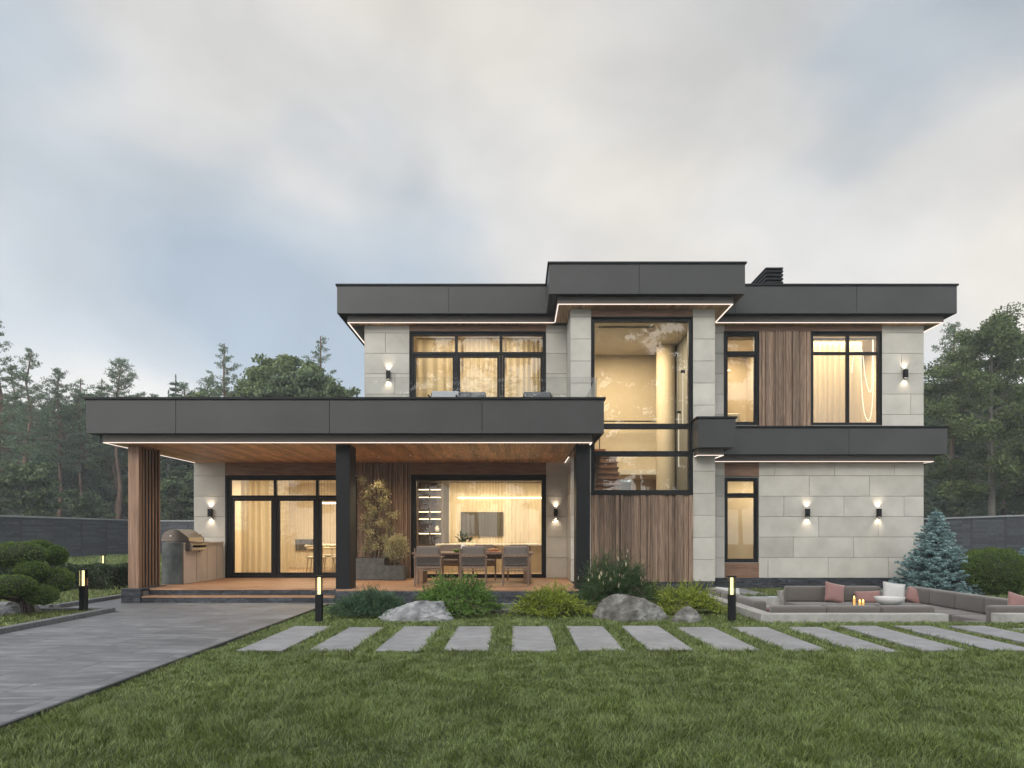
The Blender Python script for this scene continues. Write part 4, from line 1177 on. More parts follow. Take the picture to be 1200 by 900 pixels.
# sunken seating ----------------------------------------------------------
SOFA = mat('sofa_fabric', (.085,.073,.065), (.115,.10,.089), rough=.95, scale=60, bump=.12, sheen=.25)
PINK = mat('pink_fabric', (.20,.105,.095), (.265,.145,.13), rough=.95, scale=50, bump=.1, sheen=.25)
OFFW = mat('white_fabric', (.40,.39,.375), (.47,.46,.445), rough=.95, scale=50, bump=.1)
t = thing('seating_pit', (6.8, 14.6, -.5), 'pale concrete walls and floor of the sunken garden seating', 'sunken terrace')
def pwall(x0, x1, y0, y1, z1=.15):
    b = MB(); b.box(x0, x1, y0, y1, -.55, z1); b.build('pit_wall', CONC, t, bevel=.006)
pwall(PX0, 7.20, PY0, PY0+.24); pwall(8.06, PX1, PY0, PY0+.24)
pwall(PX0, PX0+.24, PY0+.242, PY1-.0); pwall(PX1-.24, PX1, PY0+.242, PY1)
pwall(6.20, PX1-.242, PY1-.20, PY1, .14)
b = MB(); b.box(PX0+.242, PX1-.242, PY0+.242, PY1-.202, -.56, -.5); b.box(4.32, 6.19, PY1-.2, PY1, -.56, -.5); b.build('pit_floor', CONC, t)
b = MB(); b.box(7.21, 8.05, PY0, PY0+.24, -.55, -.02); b.box(7.21, 8.05, PY0+.245, PY0+.5, -.5, -.2); b.build('steps', CONC, t, bevel=.005)
b = MB(); b.box(4.32, 6.19, PY1-.25, PY1, -.5, -.02); b.box(4.32, 6.19, PY1-.5, PY1-.255, -.5, -.2)
b.build('steps', CONC, t, bevel=.005)
def cushion(x0, x1, y0, y1, z0, z1, m, name, parent, r=.04, rot=None):
    b = MB(); b.box(x0, x1, y0, y1, z0, z1); o = b.build(name, m, parent, bevel=min(r, (z1-z0)*.45, (y1-y0)*.45, (x1-x0)*.45), seg=4)
    for p in o.data.polygons: p.use_smooth = True
    return o
def sofa(name, label, x0, x1, y0, y1, back, n, cuts=None):
    t = thing(name, ((x0+x1)/2, (y0+y1)/2, -.5), label, 'sofa', 'taupe sofas of the sunken seating')
    b = MB(); b.box(x0, x1, y0, y1, -.497, -.28); b.build('base', SOFA, t, bevel=.02)
    al = back in ('n', 's')
    a0, a1 = (x0, x1) if al else (y0, y1)
    for i in range(n):
        c0 = a0+(a1-a0)*i/n+.006; c1 = a0+(a1-a0)*(i+1)/n-.006
        if back == 'n': cushion(c0, c1, y0, y1-.01, -.278, -.09, SOFA, 'seat_cushion', t); cushion(c0, c1, y1-.24, y1, -.085, .27, SOFA, 'back_cushion', t, .05)
        if back == 's': cushion(c0, c1, y0, y1, -.278, -.09, SOFA, 'seat_cushion', t); cushion(c0, c1, y0, y0+.24, -.085, .255, SOFA, 'back_cushion', t, .05)
        if back == 'w': cushion(x0, x1, c0, c1, -.278, -.09, SOFA, 'seat_cushion', t); cushion(x0, x0+.24, c0, c1, -.085, .26, SOFA, 'back_cushion', t, .05)
        if back == 'e': cushion(x0, x1, c0, c1, -.278, -.09, SOFA, 'seat_cushion', t); cushion(x1-.24, x1, c0, c1, -.085, .26, SOFA, 'back_cushion', t, .05)
    return t
sofa('sofa', 'long taupe sofa at the back of the pit, backed by the house plinth', 6.25, 8.45, 16.15, 17.05, 'n', 2)
sofa('sofa', 'taupe sofa with its back to the stepping slabs', 4.36, 7.15, 12.37, 13.25, 's', 3)
sofa('sofa', 'taupe sofa along the left concrete wall by the yellow juniper', 4.34, 5.24, 13.28, 16.6, 'w', 3)
sofa('sofa', 'taupe sofa along the right wall below the blue spruce', 8.50, 9.38, 13.28, 17.05, 'e', 4)
sofa('sofa', 'short taupe sofa in the right front corner of the pit', 8.12, 9.38, 12.37, 13.25, 's', 1)
def pillow(x, y, z, w, h, th, rx, ry, rz, m, label):
    # two bulging skins with pinched corners
    n = 12; v = []; f = []
    for s in (1, -1):
        for i in range(n+1):
            for j in range(n+1):
                u, k = i/n*2-1, j/n*2-1
                bul = ((1-u**4)*(1-k**4))**.5
                v.append(Vector((u*w/2*(1-.07*(1-k*k)), s*th/2*bul, k*h/2*(1-.07*(1-u*u)))))
    m_ = Euler((rx, ry, rz)).to_matrix(); q = (n+1)**2
    vv = [tuple(m_ @ p + Vector((x, y, z))) for p in v]
    for s in (0, 1):
        for i in range(n):
            for j in range(n):
                a = s*q+i*(n+1)+j; f.append((a, a+1, a+n+2, a+n+1))
    b = MB(); b.add(vv, f)
    import bmesh
    o = b.build('pillow', m, None, smooth=True)
    bm = bmesh.new(); bm.from_mesh(o.data); bmesh.ops.remove_doubles(bm, verts=bm.verts, dist=.0005); bmesh.ops.recalc_face_normals(bm, faces=bm.faces); bm.to_mesh(o.data); bm.free()
    return tag(o, label, 'pillow')
YS = 16.70
pillow(px(978,YS), YS, .125, .50, .48, .17, R(-16), R(12), R(6), PINK, 'square dusty pink pillow leaning on the left part of the back sofa')
pillow(px(1018,16.65), 16.68, .03, .62, .30, .15, R(-16), R(-2), R(2), PINK, 'long low dusty pink pillow in the middle of the back sofa')
pillow(px(1046,YS), YS-.06, .13, .52, .50, .17, R(-16), R(8), R(-4), OFFW, 'square white pillow leaning between two pink ones on the back sofa')
pillow(px(1070,YS), 16.62, .06, .44, .36, .16, R(-20), R(20), R(-30), PINK, 'dusty pink pillow in the far right corner of the pit')
pillow(px(912,13.9), 14.1, -.00, .50, .46, .16, R(78), 0, R(15), PINK, 'dusty pink pillow lying flat on the left sofa')
pillow(px(856,16.2), 16.35, .12, .62, .36, .16, R(-30), R(4), R(10), OFFW, 'white pillow at the far end of the left sofa')
pillow(px(1199,12.9), 13.0, .20, .48, .44, .16, R(-14), R(15), R(8), PINK, 'dusty pink pillow at the right edge of the photo on the short corner sofa')
t = thing('coffee_table', (6.85, 14.3, -.5), 'low table in the middle of the sunken seating', 'coffee table')
b = MB(); b.box(6.2, 7.75, 14.0, 14.6, .03, .07); b.build('table_top', DSTONE, t, bevel=.008)
b = MB(); b.box(6.45, 7.3, 14.12, 14.48, -.498, .028); b.build('pedestal', DSTONE, t)
FL = emitter('candle_flame', (1.0,.55,.12), 7)
WAX = mat('candle_wax', (.75,.62,.4), rough=.5, emit=(1,.5,.12), estr=.8)
for (x, h, lab) in ((1001, .16, 'tall lit candle in a glass on the low pit table'), (1007.5, .09, 'short lit candle beside the tall one on the low pit table'), (1011.5, .09, 'short lit candle nearest the white bowl on the low pit table')):
    xx = px(x, 14.1); t = thing('candle', (xx, 14.1, .07), lab, 'candle')
    b = MB(); b.cyl(xx, 14.1, .072, .072+h, .026, 14); b.build('wax', WAX, t)
    b = MB(); b.tube([(xx,14.1,.073+h),(xx,14.1,.10+h),(xx,14.1,.125+h)], [.010,.014,.002], 8); b.build('flame', FL, t)
    b = MB(); ring(b, [(xx+.036*math.cos(a),14.1+.036*math.sin(a)) for a in np.linspace(0,2*math.pi,17)[:-1]], [(xx+.033*math.cos(a),14.1+.033*math.sin(a)) for a in np.linspace(0,2*math.pi,17)[:-1]], .072, .10+h); b.build('glass_holder', BGL, t)
xx = px(1044, 14.2)
b = MB(); prof = [(0,.072),(.08,.074),(.17,.10),(.25,.17),(.29,.25),(.275,.25),(.23,.19),(.16,.14),(0,.11)]
n = 32; v = []; f = []
for (r, z) in prof:
    for k in range(n): a = 2*math.pi*k/n; v.append((xx+max(r,.001)*math.cos(a), 14.25+max(r,.001)*math.sin(a)*.85, z))
for i in range(len(prof)-1):
    for k in range(n): f.append((i*n+k, i*n+(k+1) % n, (i+1)*n+(k+1) % n, (i+1)*n+k))
b.add(v, f); tag(b.build('bowl', mat('white_ceramic', (.5,.49,.475), rough=.5), None, smooth=True), 'wide white ceramic bowl on the low pit table', 'bowl')
# garden boulders -------------------------------------------------------
ROCK = mat('boulder', (.05,.053,.057), (.22,.225,.23), c3=(.36,.36,.365), big=.2, bigs=11., rough=.9, scale=4.2, detail=14, bump=1., bscale=20, lo=.28, hi=.75)
ROCKD = mat('boulder_dark', (.055,.05,.042), (.13,.125,.112), c3=(.27,.27,.26), rough=.9, scale=3.4, detail=15, bump=1., bscale=26, lo=.34, hi=.70, isl=.0, big=.25, bigs=9.)
import bmesh
def boulder(x, y, w, d, h, seed, m, label, rz=0, cuts=11, skew=0):
    bm = bmesh.new(); bmesh.ops.create_icosphere(bm, subdivisions=6, radius=1)
    rr = random.Random(seed); planes = []
    for i in range(cuts):
        n = Vector((rr.gauss(0,1), rr.gauss(0,1), abs(rr.gauss(0,.8))+.1)).normalized(); planes.append((n, rr.uniform(.55,.80)+(.16 if n.z > .6 else 0)))
    for v in bm.verts:
        p = v.co.copy()
        for n, dd in planes:
            k = p.dot(n)
            if k > dd: p -= n*(k-dd)*.93
        q = p*1.7 + Vector((seed, seed*2, 0))
        p *= 1 + .10*noise.noise(q) + .07*noise.noise(q*2.7) + .035*noise.noise(q*6) + .018*noise.noise(q*15)
        v.co = p
    M_ = Matrix.Rotation(rz, 3, 'Z')
    for v in bm.verts:
        p = v.co; z = max(p.z, -.35)
        p = M_ @ Vector((p.x*w/2*1.15 + skew*z*w*.3, p.y*d/2*1.15, z*h*1.12)); v.co = p
    me = bpy.data.meshes.new('boulder'); bm.to_mesh(me); bm.free()
    for p in me.polygons: p.use_smooth = True
    o = link('boulder', me, m); o.location = (x, y, .0)
    return tag(o, label, 'boulder')
boulder(px(495,12.4), 12.55, 1.30, .85, .30, 3, ROCK, 'pale grey boulder on the lawn in front of the green juniper', skew=.25)
boulder(px(743,12.5), 12.6, 1.26, .85, .42, 8, ROCKD, 'large two toned grey boulder in front of the dark mountain pine')
boulder(px(802,12.2), 12.25, .50, .4, .24, 21, ROCKD, 'small grey boulder right of the large two toned one')
boulder(px(583,13.7), 13.8, 1.3, .6, .16, 33, ROCKD, 'low flat dark stone between the green shrub and the yellow juniper')
boulder(px(4,13.2), 13.1, 1.3, 1.0, .24, 41, ROCK, 'flat grey boulder under the cloud pruned tree')
# ================================================================== shrubs
def bushmat(name, a, b_, isl=.28, sc=2.5, tr=.2, big=0.):
    return mat(name, a, b_, rough=.62, isl=isl, scale=sc, trans=tr, big=big, spec=.3)
BOX = bushmat('boxwood_leaf', (.042,.080,.016), (.145,.21,.045))
BOXL = bushmat('boxwood_light_leaf', (.05,.085,.012), (.12,.165,.03))
HEDGE = bushmat('hedge_leaf', (.020,.040,.014), (.075,.105,.05))
JUNG = bushmat('juniper_green', (.045,.11,.02), (.18,.30,.055))
JUNB = bushmat('juniper_blue_green', (.03,.07,.035), (.09,.16,.08))
JUNY = bushmat('juniper_yellow', (.11,.155,.02), (.31,.36,.045))
MUGO = bushmat('mountain_pine_needle', (.022,.05,.018), (.08,.13,.04))
BUD = bushmat('pine_bud', (.42,.36,.24), (.60,.52,.38))
SPB = bushmat('blue_spruce_needle', (.11,.19,.19), (.36,.50,.51), isl=.3)
SPD = bushmat('blue_spruce_inner', (.03,.055,.05), (.07,.11,.105))
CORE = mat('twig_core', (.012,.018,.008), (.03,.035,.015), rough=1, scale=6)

def ellipsoid(b, c, r, n=14, m=9):
    v = []; f = []
    for i in range(m+1):
        t = math.pi*i/m
        for k in range(n):
            a = 2*math.pi*k/n; v.append((c[0]+r[0]*math.sin(t)*math.cos(a), c[1]+r[1]*math.sin(t)*math.sin(a), c[2]+r[2]*math.cos(t)))
    for i in range(m):
        for k in range(n): f.append((i*n+k, (i+1)*n+k, (i+1)*n+(k+1) % n, i*n+(k+1) % n))
    return b.add(v, f)
def ball_bush(x, y, r, h, label, m, seed, n=14000, sz=.035):
    t = thing('round_shrub', (x, y, 0), label, 'shrub')
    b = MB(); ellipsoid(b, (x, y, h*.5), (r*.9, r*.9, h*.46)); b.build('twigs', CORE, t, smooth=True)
    shell_leaves('foliage', [(x, y, h*.5, r, r, h*.52)], n, sz, .55, m, t, seed, depth=.13)
ball_bush(px(1186,17), 17.6, .78, 1.12, 'large round clipped green shrub at the right edge in front of the wall', BOX, 5, 22000)
ball_bush(px(1160,21), 21.3, .72, 1.02, 'yellowish green round shrub behind the blue spruce', BOXL, 6, 9000, .045)
ball_bush(12.4, 15.5, .6, .9, 'small round clipped green shrub farther right along the lawn', BOX, 7, 9000, .045)

# cloud pruned tree
t = thing('cloud_pruned_tree', (px(28,13.2), 13.2, .05), 'cloud pruned tree with rounded green pads left of the driveway', 'topiary tree')
def cp(x, y, Y, rx, rz_): return (px(x, Y), Y, pz(y, Y), rx*.9*Y/FPX, rx*Y/FPX*.75, rz_*.9*Y/FPX)
pads = [cp(20,650,13.1,38,17), cp(46,640,13.8,16,8), cp(66,651,13.6,14,13), cp(38,668,12.9,21,12), cp(14,686,12.5,30,14), cp(66,680,13.2,22,16), cp(48,697,12.8,22,13), cp(-22,664,12.8,20,14), cp(-20,700,12.4,20,12)]
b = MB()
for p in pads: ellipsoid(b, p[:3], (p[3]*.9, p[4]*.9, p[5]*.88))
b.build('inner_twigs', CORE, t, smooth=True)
for i, p in enumerate(pads): shell_leaves('foliage_pad', [p], 5200, .03, .5, BOX, t, 20+i, depth=.13)
b = MB(); bx0, by0 = px(28,13.2), 13.2
for (xx, yy) in ((30, 712),(38,714)):
    b.tube([(px(xx,13.1),13.1,.05),(px(xx-4,13.1),13.1,.25),(px(xx+4,13.1),13.15,.45),(px(30,13.1),13.1,.8)], [.07,.055,.05,.03], 8)
for p in pads: b.tube([(bx0,by0,.25),((bx0+p[0])/2,(by0+p[1])/2,.35+(p[2]-.35)*.3),(p[0],p[1],p[2])], [.05,.035,.015], 7)
b.build('trunk', BARK, t)

# hedge
def hedge(x0, x1, y0, y1, h, label, seed, n):
    t = thing('hedge', ((x0+x1)/2, (y0+y1)/2, .05), label, 'hedge')
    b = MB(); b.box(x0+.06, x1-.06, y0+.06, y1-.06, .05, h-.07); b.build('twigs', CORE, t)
    rg = np.random.default_rng(seed); C = []; D = []
    faces = [((x1-x0)*(y1-y0), 'top'), ((x1-x0)*h, 'front'), ((x1-x0)*h, 'back'), ((y1-y0)*h, 'l'), ((y1-y0)*h, 'r')]
    T = sum(f[0] for f in faces)
    for A, k in faces:
        m = int(n*A/T); u, v, w = rg.random(m), rg.random(m), rg.random(m)*.13
        nn = {'top': (0,0,1), 'front': (0,-1,0), 'back': (0,1,0), 'l': (-1,0,0), 'r': (1,0,0)}[k]
        if k == 'top': P = np.stack([x0+u*(x1-x0), y0+v*(y1-y0), h-w], 1)
        elif k in ('front', 'back'): P = np.stack([x0+u*(x1-x0), (y0+w) if k == 'front' else (y1-w), .06+v*(h-.06)], 1)
        else: P = np.stack([(x0+w) if k == 'l' else (x1-w), y0+u*(y1-y0), .06+v*(h-.06)], 1)
        P += np.array(nn)*(.05*np.sin(P[:, [0]]*5.1+P[:, [2]]*7)*np.cos(P[:, [1]]*6.3+P[:, [0]]*2.1))
        C.append(P); d = np.array(nn)+rg.normal(size=(m,3))*.6; d[:,2] += .4; D.append(d)
    leaves('foliage', np.concatenate(C), np.concatenate(D), .065, .6, HEDGE, t, rg)
hedge(-14.5, -10.4, 18.6, 19.6, .66, 'long low clipped hedge left of the terrace', 3, 26000)

# spreading junipers: sprays of short shoots carried on arching branches
def sprays(name, x, y, rx, ry, h, nb, ns, m, label, seed, ln=.10, asp=.28, rise=.6, cat='shrub', z0=0., nl=9, droop=.35, tips=None):
    t = thing(name, (x, y, z0), label, cat)
    rg = np.random.default_rng(seed); C = []; D = []; b = MB()
    for i in range(nb):
        a = rg.uniform(0, 2*math.pi); q = rg.uniform(.0, 1.18)**.6*(1+.20*math.sin(3*a+seed)+.12*math.sin(5*a+2*seed)); hl = 1+.20*math.sin(2*a+seed*1.7)
        ex = np.array([x+math.cos(a)*rx*q, y+math.sin(a)*ry*q, z0+h*hl*max(.14, 1-.84*q**3)*rg.uniform(.6, 1.1)])
        mid = np.array([x+math.cos(a)*rx*q*.45, y+math.sin(a)*ry*q*.45, z0+h*.55*rg.uniform(.7,1)])
        st_ = np.array([x, y, z0+.03])
        if i % 4 == 0: b.tube([tuple(st_), tuple(mid), tuple(ex)], [.014,.009,.003], 5)
        for s in range(ns):
            u = .30+.70*(s/ns); P = (1-u)**2*st_+2*u*(1-u)*mid+u*u*ex; T = 2*(1-u)*(mid-st_)+2*u*(ex-mid); T /= np.linalg.norm(T)+1e-6
            sd = rg.normal(size=3); sd[2] = sd[2]*.4+rise; sd = sd/np.linalg.norm(sd)+T*.7; sd /= np.linalg.norm(sd); L_ = ln*1.7*rg.uniform(.6,1.2)
            k = np.arange(nl)/nl; base = P+sd*L_*k[:,None]; base[:,2] -= droop*L_*k**2*.4
            dd = sd + rg.normal(size=(nl,3))*.45
            C.append(base); D.append(dd)
    C = np.concatenate(C); keep = C[:,2] > z0+.01; D = np.concatenate(D)[keep]; C = C[keep]
    b.build('branches', BARK, t)
    leaves('foliage', C, D, ln*.5, asp, m, t, rg)
    if tips is not None:
        top = C[rg.choice(len(C), 240)]; top = top[(top[:,2] > z0+h*.45)]
        for _ in range(3): pass
        tt = np.repeat(top, 3, 0)+np.array([0,0,.05])
        leaves('buds', tt, np.tile([[0,0,1.]], (len(tt),1))+rg.normal(size=(len(tt),3))*.12, .085, .34, tips, t, rg)
    return t
sprays('green_juniper', px(534,13.0), 13.15, .88, .65, .66, 620, 8, JUNG, 'dense mid green spreading juniper behind the pale boulder', 31, ln=.095, rise=.5)
sprays('blue_green_juniper', px(434,12.9), 13.0, .85, .5, .42, 420, 7, JUNB, 'feathery blue green low juniper left of the pale boulder', 32, ln=.13, asp=.16, rise=.9)
sprays('yellow_juniper', px(645,13.1), 13.1, .78, .5, .50, 340, 7, JUNY, 'low yellow green juniper between the flat stone and the large boulder', 33, ln=.11, asp=.24, rise=.35)
sprays('yellow_juniper', px(806,13.3), 13.4, .75, .55, .52, 340, 7, JUNY, 'low yellow green juniper next to the sunken seating corner', 34, ln=.11, asp=.24, rise=.35)
sprays('yellow_juniper', px(760,14.3), 14.3, .5, .4, .52, 90, 6, JUNY, 'small yellow green juniper behind the large boulder', 38, ln=.11, asp=.24, rise=.35)
sprays('mountain_pine', px(722,13.8), 13.9, .82, .7, 1.0, 520, 8, MUGO, 'dark rounded mountain pine with pale upright buds', 35, ln=.15, asp=.10, rise=1.1, tips=BUD, nl=13)

# blue spruces
def spruce(name, x, y, z0, h, r, m, label, seed, whorls=22, lf=.06, asp=.3, group=None, inner=None, dens=1., cat='conifer', needles=12, bark=BARK, par=None, sub=.085):
    t = par or thing(name, (x, y, z0), label, cat, group)
    rg = np.random.default_rng(seed); C = []; D = []; b = MB(); br = MB()
    b.tube([(x,y,z0),(x+.02*h*.1,y,z0+h*.5),(x,y,z0+h*.98)], [h*.022,h*.014,h*.003], 8)
    for wv in range(whorls):
        u = (wv+.4)/whorls; z = z0+h*(.03+.95*u); R_ = r*(1-u)**.85*rg.uniform(.88,1.08)+.03*r
        nb = int((5+9*(1-u))*dens)
        for k in range(nb):
            a = 2*math.pi*(k+rg.random()*.8)/nb+wv*1.3; Rk = R_*rg.uniform(.72,1.12)
            e = np.array([math.cos(a), math.sin(a), 0]); sgn = np.array([-e[1], e[0], 0])
            if k % 2 == 0: br.tube([(x,y,z), tuple(np.array([x,y,z])+e*Rk*.6+[0,0,-.06*Rk]), tuple(np.array([x,y,z])+e*Rk*.97+[0,0,.04*Rk])], [h*.004,h*.003,h*.001], 4)
            L_ = Rk; nseg = max(3, int(L_/(sub*1.0)))
            for s in range(nseg):
                v = (s+.6)/nseg
                if v < .18: continue
                P = np.array([x,y,z])+e*Rk*v+np.array([0,0,-.16*Rk*math.sin(v*math.pi*.8)+.10*Rk*v*v])
                wd = .42*Rk*(1-v)*.9+sub
                for sd in (-1, 1):
                    q = wd*rg.uniform(.3,1.)
                    dirv = e*.75+sgn*sd*.8; dirv /= np.linalg.norm(dirv)
                    m_ = max(3, int(needles*q/(.25 if sub < .2 else .8))) 
                    kk = rg.random(m_)
                    C.append(P+dirv*q*kk[:,None]+rg.normal(size=(m_,3))*sub*.13); D.append(dirv+rg.normal(size=(m_,3))*.5+np.array([0,0,.25]))
    k_ = np.linspace(0,1,20); C.append(np.stack([x+0*k_, y+0*k_, z0+h*(.93+.08*k_)],1)); D.append(np.tile([[0,0,1.]],(20,1))+rg.normal(size=(20,3))*.6)
    b.build('trunk', bark, t); br.build('branches', bark, t)
    leaves('needles', np.concatenate(C), np.concatenate(D), lf, asp, m, t, rg)
    return t
spruce('blue_spruce', px(1097,18.3), 18.3, 0, 2.10, 1.08, SPB, 'blue spruce beside the right end of the house', 51, whorls=24, lf=.068, asp=.36, needles=64, sub=.095, dens=1.25, cat='spruce')
spruce('blue_spruce', px(1206,19.5), 19.6, 0, 1.15, .78, SPB, 'small blue spruce at the right edge behind the round shrub', 52, whorls=15, lf=.06, asp=.34, needles=48, sub=.085, dens=1.3, cat='spruce')

# ================================================================== grass
def grass():
    rg = np.random.default_rng(77); P = []; H = []; Wd = []
    def area(x0, x1, y0, y1, dens, h, w):
        n = int((x1-x0)*(y1-y0)*dens); x = rg.uniform(x0, x1, n); y = rg.uniform(y0, y1, n)
        P.append(np.stack([x, y], 1)); H.append(np.full(n, h)); Wd.append(np.full(n, w))
    def fan(y0, y1, dens, h, w, step=.5):
        y = y0
        while y < y1:
            xl = max(-3.88, -.73*(y+step)-.5); xr = .71*(y+step)+.7; area(xl, xr, y, min(y+step, y1), dens, h, w); y += step
    fan(3.4, 6.5, 7600, .048, .0040); fan(6.5, 9.35, 5600, .048, .0052)
    fan(9.35, 12.4, 2300, .042, .0085); fan(12.4, 16, 1400, .045, .011); fan(16, 19.5, 700, .05, .014)
    area(-9.0, -7.8, 4, 13.6, 500, .04, .012); area(-14, -7.8, 9, 13.6, 420, .04, .012)
    area(-14, -9.25, 14.5, 18.5, 500, .045, .013); area(-28, -9.25, 18.5, 50, 75, .09, .035)
    area(11, 27, 16, 50, 60, .09, .035); area(-9, 11, 28, 54, 15, .09, .04)
    # tufts leaning over the slab edges
    for (a, b_, c, d) in SLABS:
        for (xa, xb, ya, yb, k) in ((a-.03, a+.012, c, d, 260), (b_-.012, b_+.03, c, d, 260), (a, b_, c-.05, c+.012, 170), (a, b_, d-.01, d+.03, 60)):
            P.append(np.stack([rg.uniform(xa, xb, k), rg.uniform(ya, yb, k)], 1)); H.append(np.full(k, .062)); Wd.append(np.full(k, .008))
    P_ = np.concatenate(P); H_ = np.concatenate(H); W_ = np.concatenate(Wd)
    x, y = P_[:,0], P_[:,1]; keep = np.ones(len(x), bool)
    for (a, b_, c, d) in SLABS: keep &= ~((x > a+.013) & (x < b_-.013) & (y > c+.013) & (y < d-.011))
    keep &= ~((x > -3.96) & (x < 1.34) & (y > 15.0)); keep &= ~((x > 1.3) & (x < 4.95) & (y > YB-.02)); keep &= ~((x > -8.7) & (x < 10.95) & (y > YW-.05) & (y < 27.3))
    keep &= ~((x > PX0-.01) & (x < PX1+.01) & (y > PY0-.01) & (y < PY1+.01))
    keep &= ~((x > -7.8) & (x < -3.92) & (y < 15.6)); keep &= ~((x > -9.25) & (x < -8.4) & (y > 13.8) & (y < 30)); keep &= ~((x > -9.3) & (x < -7.7) & (y > 13.6) & (y < 15.7))
    keep &= ~((x < -7.7) & (y > 13.65) & (y < 14.45))
    P_, H_, W_ = P_[keep], H_[keep], W_[keep]; n = len(P_); x, y = P_[:,0], P_[:,1]
    # clumps
    def wav(lo, hi, k, sd):
        r_ = np.random.default_rng(sd); s_ = 0
        for _ in range(k):
            a_ = r_.uniform(0, 6.28); f_ = r_.uniform(lo, hi); s_ = s_+np.sin((x*np.cos(a_)+y*np.sin(a_))*f_+r_.uniform(0, 6.28))
        return s_/math.sqrt(k/2)
    cl = wav(.8, 4, 9, 1)*.6; cl2 = wav(9, 30, 14, 2)*.7
    hh = H_*(1+.22*cl+.22*cl2)*rg.uniform(.55, 1.35, n)
    # leaning tufts share a direction
    ta = 2.6*wav(4, 14, 9, 3)+rg.normal(0, 1.3, n); lean = rg.uniform(.25, 1.05, n)*hh
    az_ = rg.uniform(0, 2*math.pi, n); wx, wy = np.cos(az_)*W_*.5, np.sin(az_)*W_*.5
    z0 = np.where((x < -7.8) | ((x < -9.2) & (y > 14.4)), np.where(y < 29, .05, 0.), 0.)
    dx, dy = np.cos(ta)*lean, np.sin(ta)*lean
    v = np.empty((n, 5, 3))
    v[:,0] = np.stack([x-wx, y-wy, z0], 1); v[:,1] = np.stack([x+wx, y+wy, z0], 1)
    v[:,2] = np.stack([x+wx*.85+dx*.35, y+wy*.85+dy*.35, z0+hh*.6], 1); v[:,3] = np.stack([x-wx*.85+dx*.35, y-wy*.85+dy*.35, z0+hh*.6], 1)
    v[:,4] = np.stack([x+dx, y+dy, z0+hh*.93], 1)
    i = np.arange(n)[:,None]*5
    lp = np.concatenate([i+np.array([[0,1,2,3]]), i+np.array([[3,2,4]])], 1).ravel()
    cn = np.tile([4,3], n)
    me_o = raw_mesh('lawn_grass', v.reshape(-1,3), lp, cn, GRASS)
    print('grass blades', n)
    return tag(me_o, 'mown green grass of the lawn', 'grass', None, 'stuff')
GRASS = mat('grass_blade', (.072,.108,.022), (.20,.25,.066), rough=.5, isl=.55, scale=1.1, detail=4, trans=.15, big=.2, spec=.6)
grass()
# ================================================================== forest
PN = bushmat('pine_needles', (.065,.10,.062), (.155,.21,.12), isl=.3, sc=.6)
SN = bushmat('spruce_needles', (.055,.09,.06), (.13,.18,.105), isl=.3, sc=.6)
BL = bushmat('broad_leaves', (.065,.095,.035), (.17,.215,.08), isl=.32, sc=.5)
BLD = bushmat('darker_broad_leaves', (.05,.078,.038), (.125,.16,.07), isl=.3, sc=.5)
PB = mat('pine_bark', (.075,.05,.038), (.17,.11,.08), rough=.95, scale=1.2, stretch=(3,3,.6), bump=.4)
GB = mat('grey_bark', (.055,.052,.045), (.12,.11,.09), rough=.95, scale=1.2, stretch=(3,3,.6), bump=.4)
def pine(h, seed, crown=.5, r=2.6, lf=.20, nn=1.0):
    """tall scots pine: bare lower trunk, uneven tiers of up-turned needle pads"""
    t = thing('pine_tree', (0,0,0), 'x', 'pine tree'); rg = np.random.default_rng(seed); rr = random.Random(seed)
    b = MB(); sway = [(.15*rr.uniform(-1,1)*k*.5, .15*rr.uniform(-1,1)*k*.5, h*k/6) for k in range(7)]
    b.tube(sway, [h*.0125*(1-.86*k/6)+.015 for k in range(7)], 8)
    def tp(z):
        k = min(5, int(z/h*6)); u = z/h*6-k; a, c = Vector(sway[k]), Vector(sway[k+1]); return a.lerp(c, u)
    br = MB(); C = []; D = []
    n = int(44+h*3.2)
    for i in range(n):
        u = i/n; z = h*(1-crown)+h*crown*u; prof = (1-u)**.62*min(1, .45+u*2.6)
        if rr.random() < .12: continue
        L_ = r*prof*rr.uniform(.45,1.15)+.15; a = rr.uniform(0, 2*math.pi); o = tp(z); rise = -.12+.55*u
        e = Vector((math.cos(a), math.sin(a), rise)); p1 = o+e*L_*.5+Vector((0,0,-.05*L_)); p2 = o+e*L_+Vector((0,0,.12*L_))
        br.tube([o, p1, p2], [.05*(1-u)+.015, .03*(1-u)+.01, .008], 5)
        nc = max(2, int(L_*3.2))
        for k in range(nc):
            v = .35+.65*(k+rr.random())/nc; P = o.lerp(p1, v*2) if v < .5 else p1.lerp(p2, (v-.5)*2)
            side = Vector((-e.y, e.x, 0))*rr.uniform(-1,1)*L_*.30
            P = P+side+Vector((0,0,.05)); br.tube([P-side*.8, P], [.012,.006], 4)
            m = int(24*nn); R_ = rr.uniform(.2,.40)
            q = rg.normal(size=(m,3)); q /= np.linalg.norm(q, axis=1, keepdims=True); q *= rg.random((m,1))**.5
            C.append(np.array(P)+q*np.array([R_, R_, R_*.6])); D.append(q*1.0+rg.normal(size=(m,3))*.5+np.array([0,0,.5]))
    for i in range(int(h*.7)):      # dead stubs on the bare trunk
        z = rr.uniform(.18, 1-crown)*h; a = rr.uniform(0,6.28); o = tp(z); l = rr.uniform(.3,1.1); br.tube([o, o+Vector((math.cos(a)*l, math.sin(a)*l, -.1*l))], [.018,.004], 4)
    b.build('trunk', PB, t); br.build('branches', PB, t)
    leaves('needles', np.concatenate(C), np.concatenate(D), lf, .35, PN, t, rg)
    return t
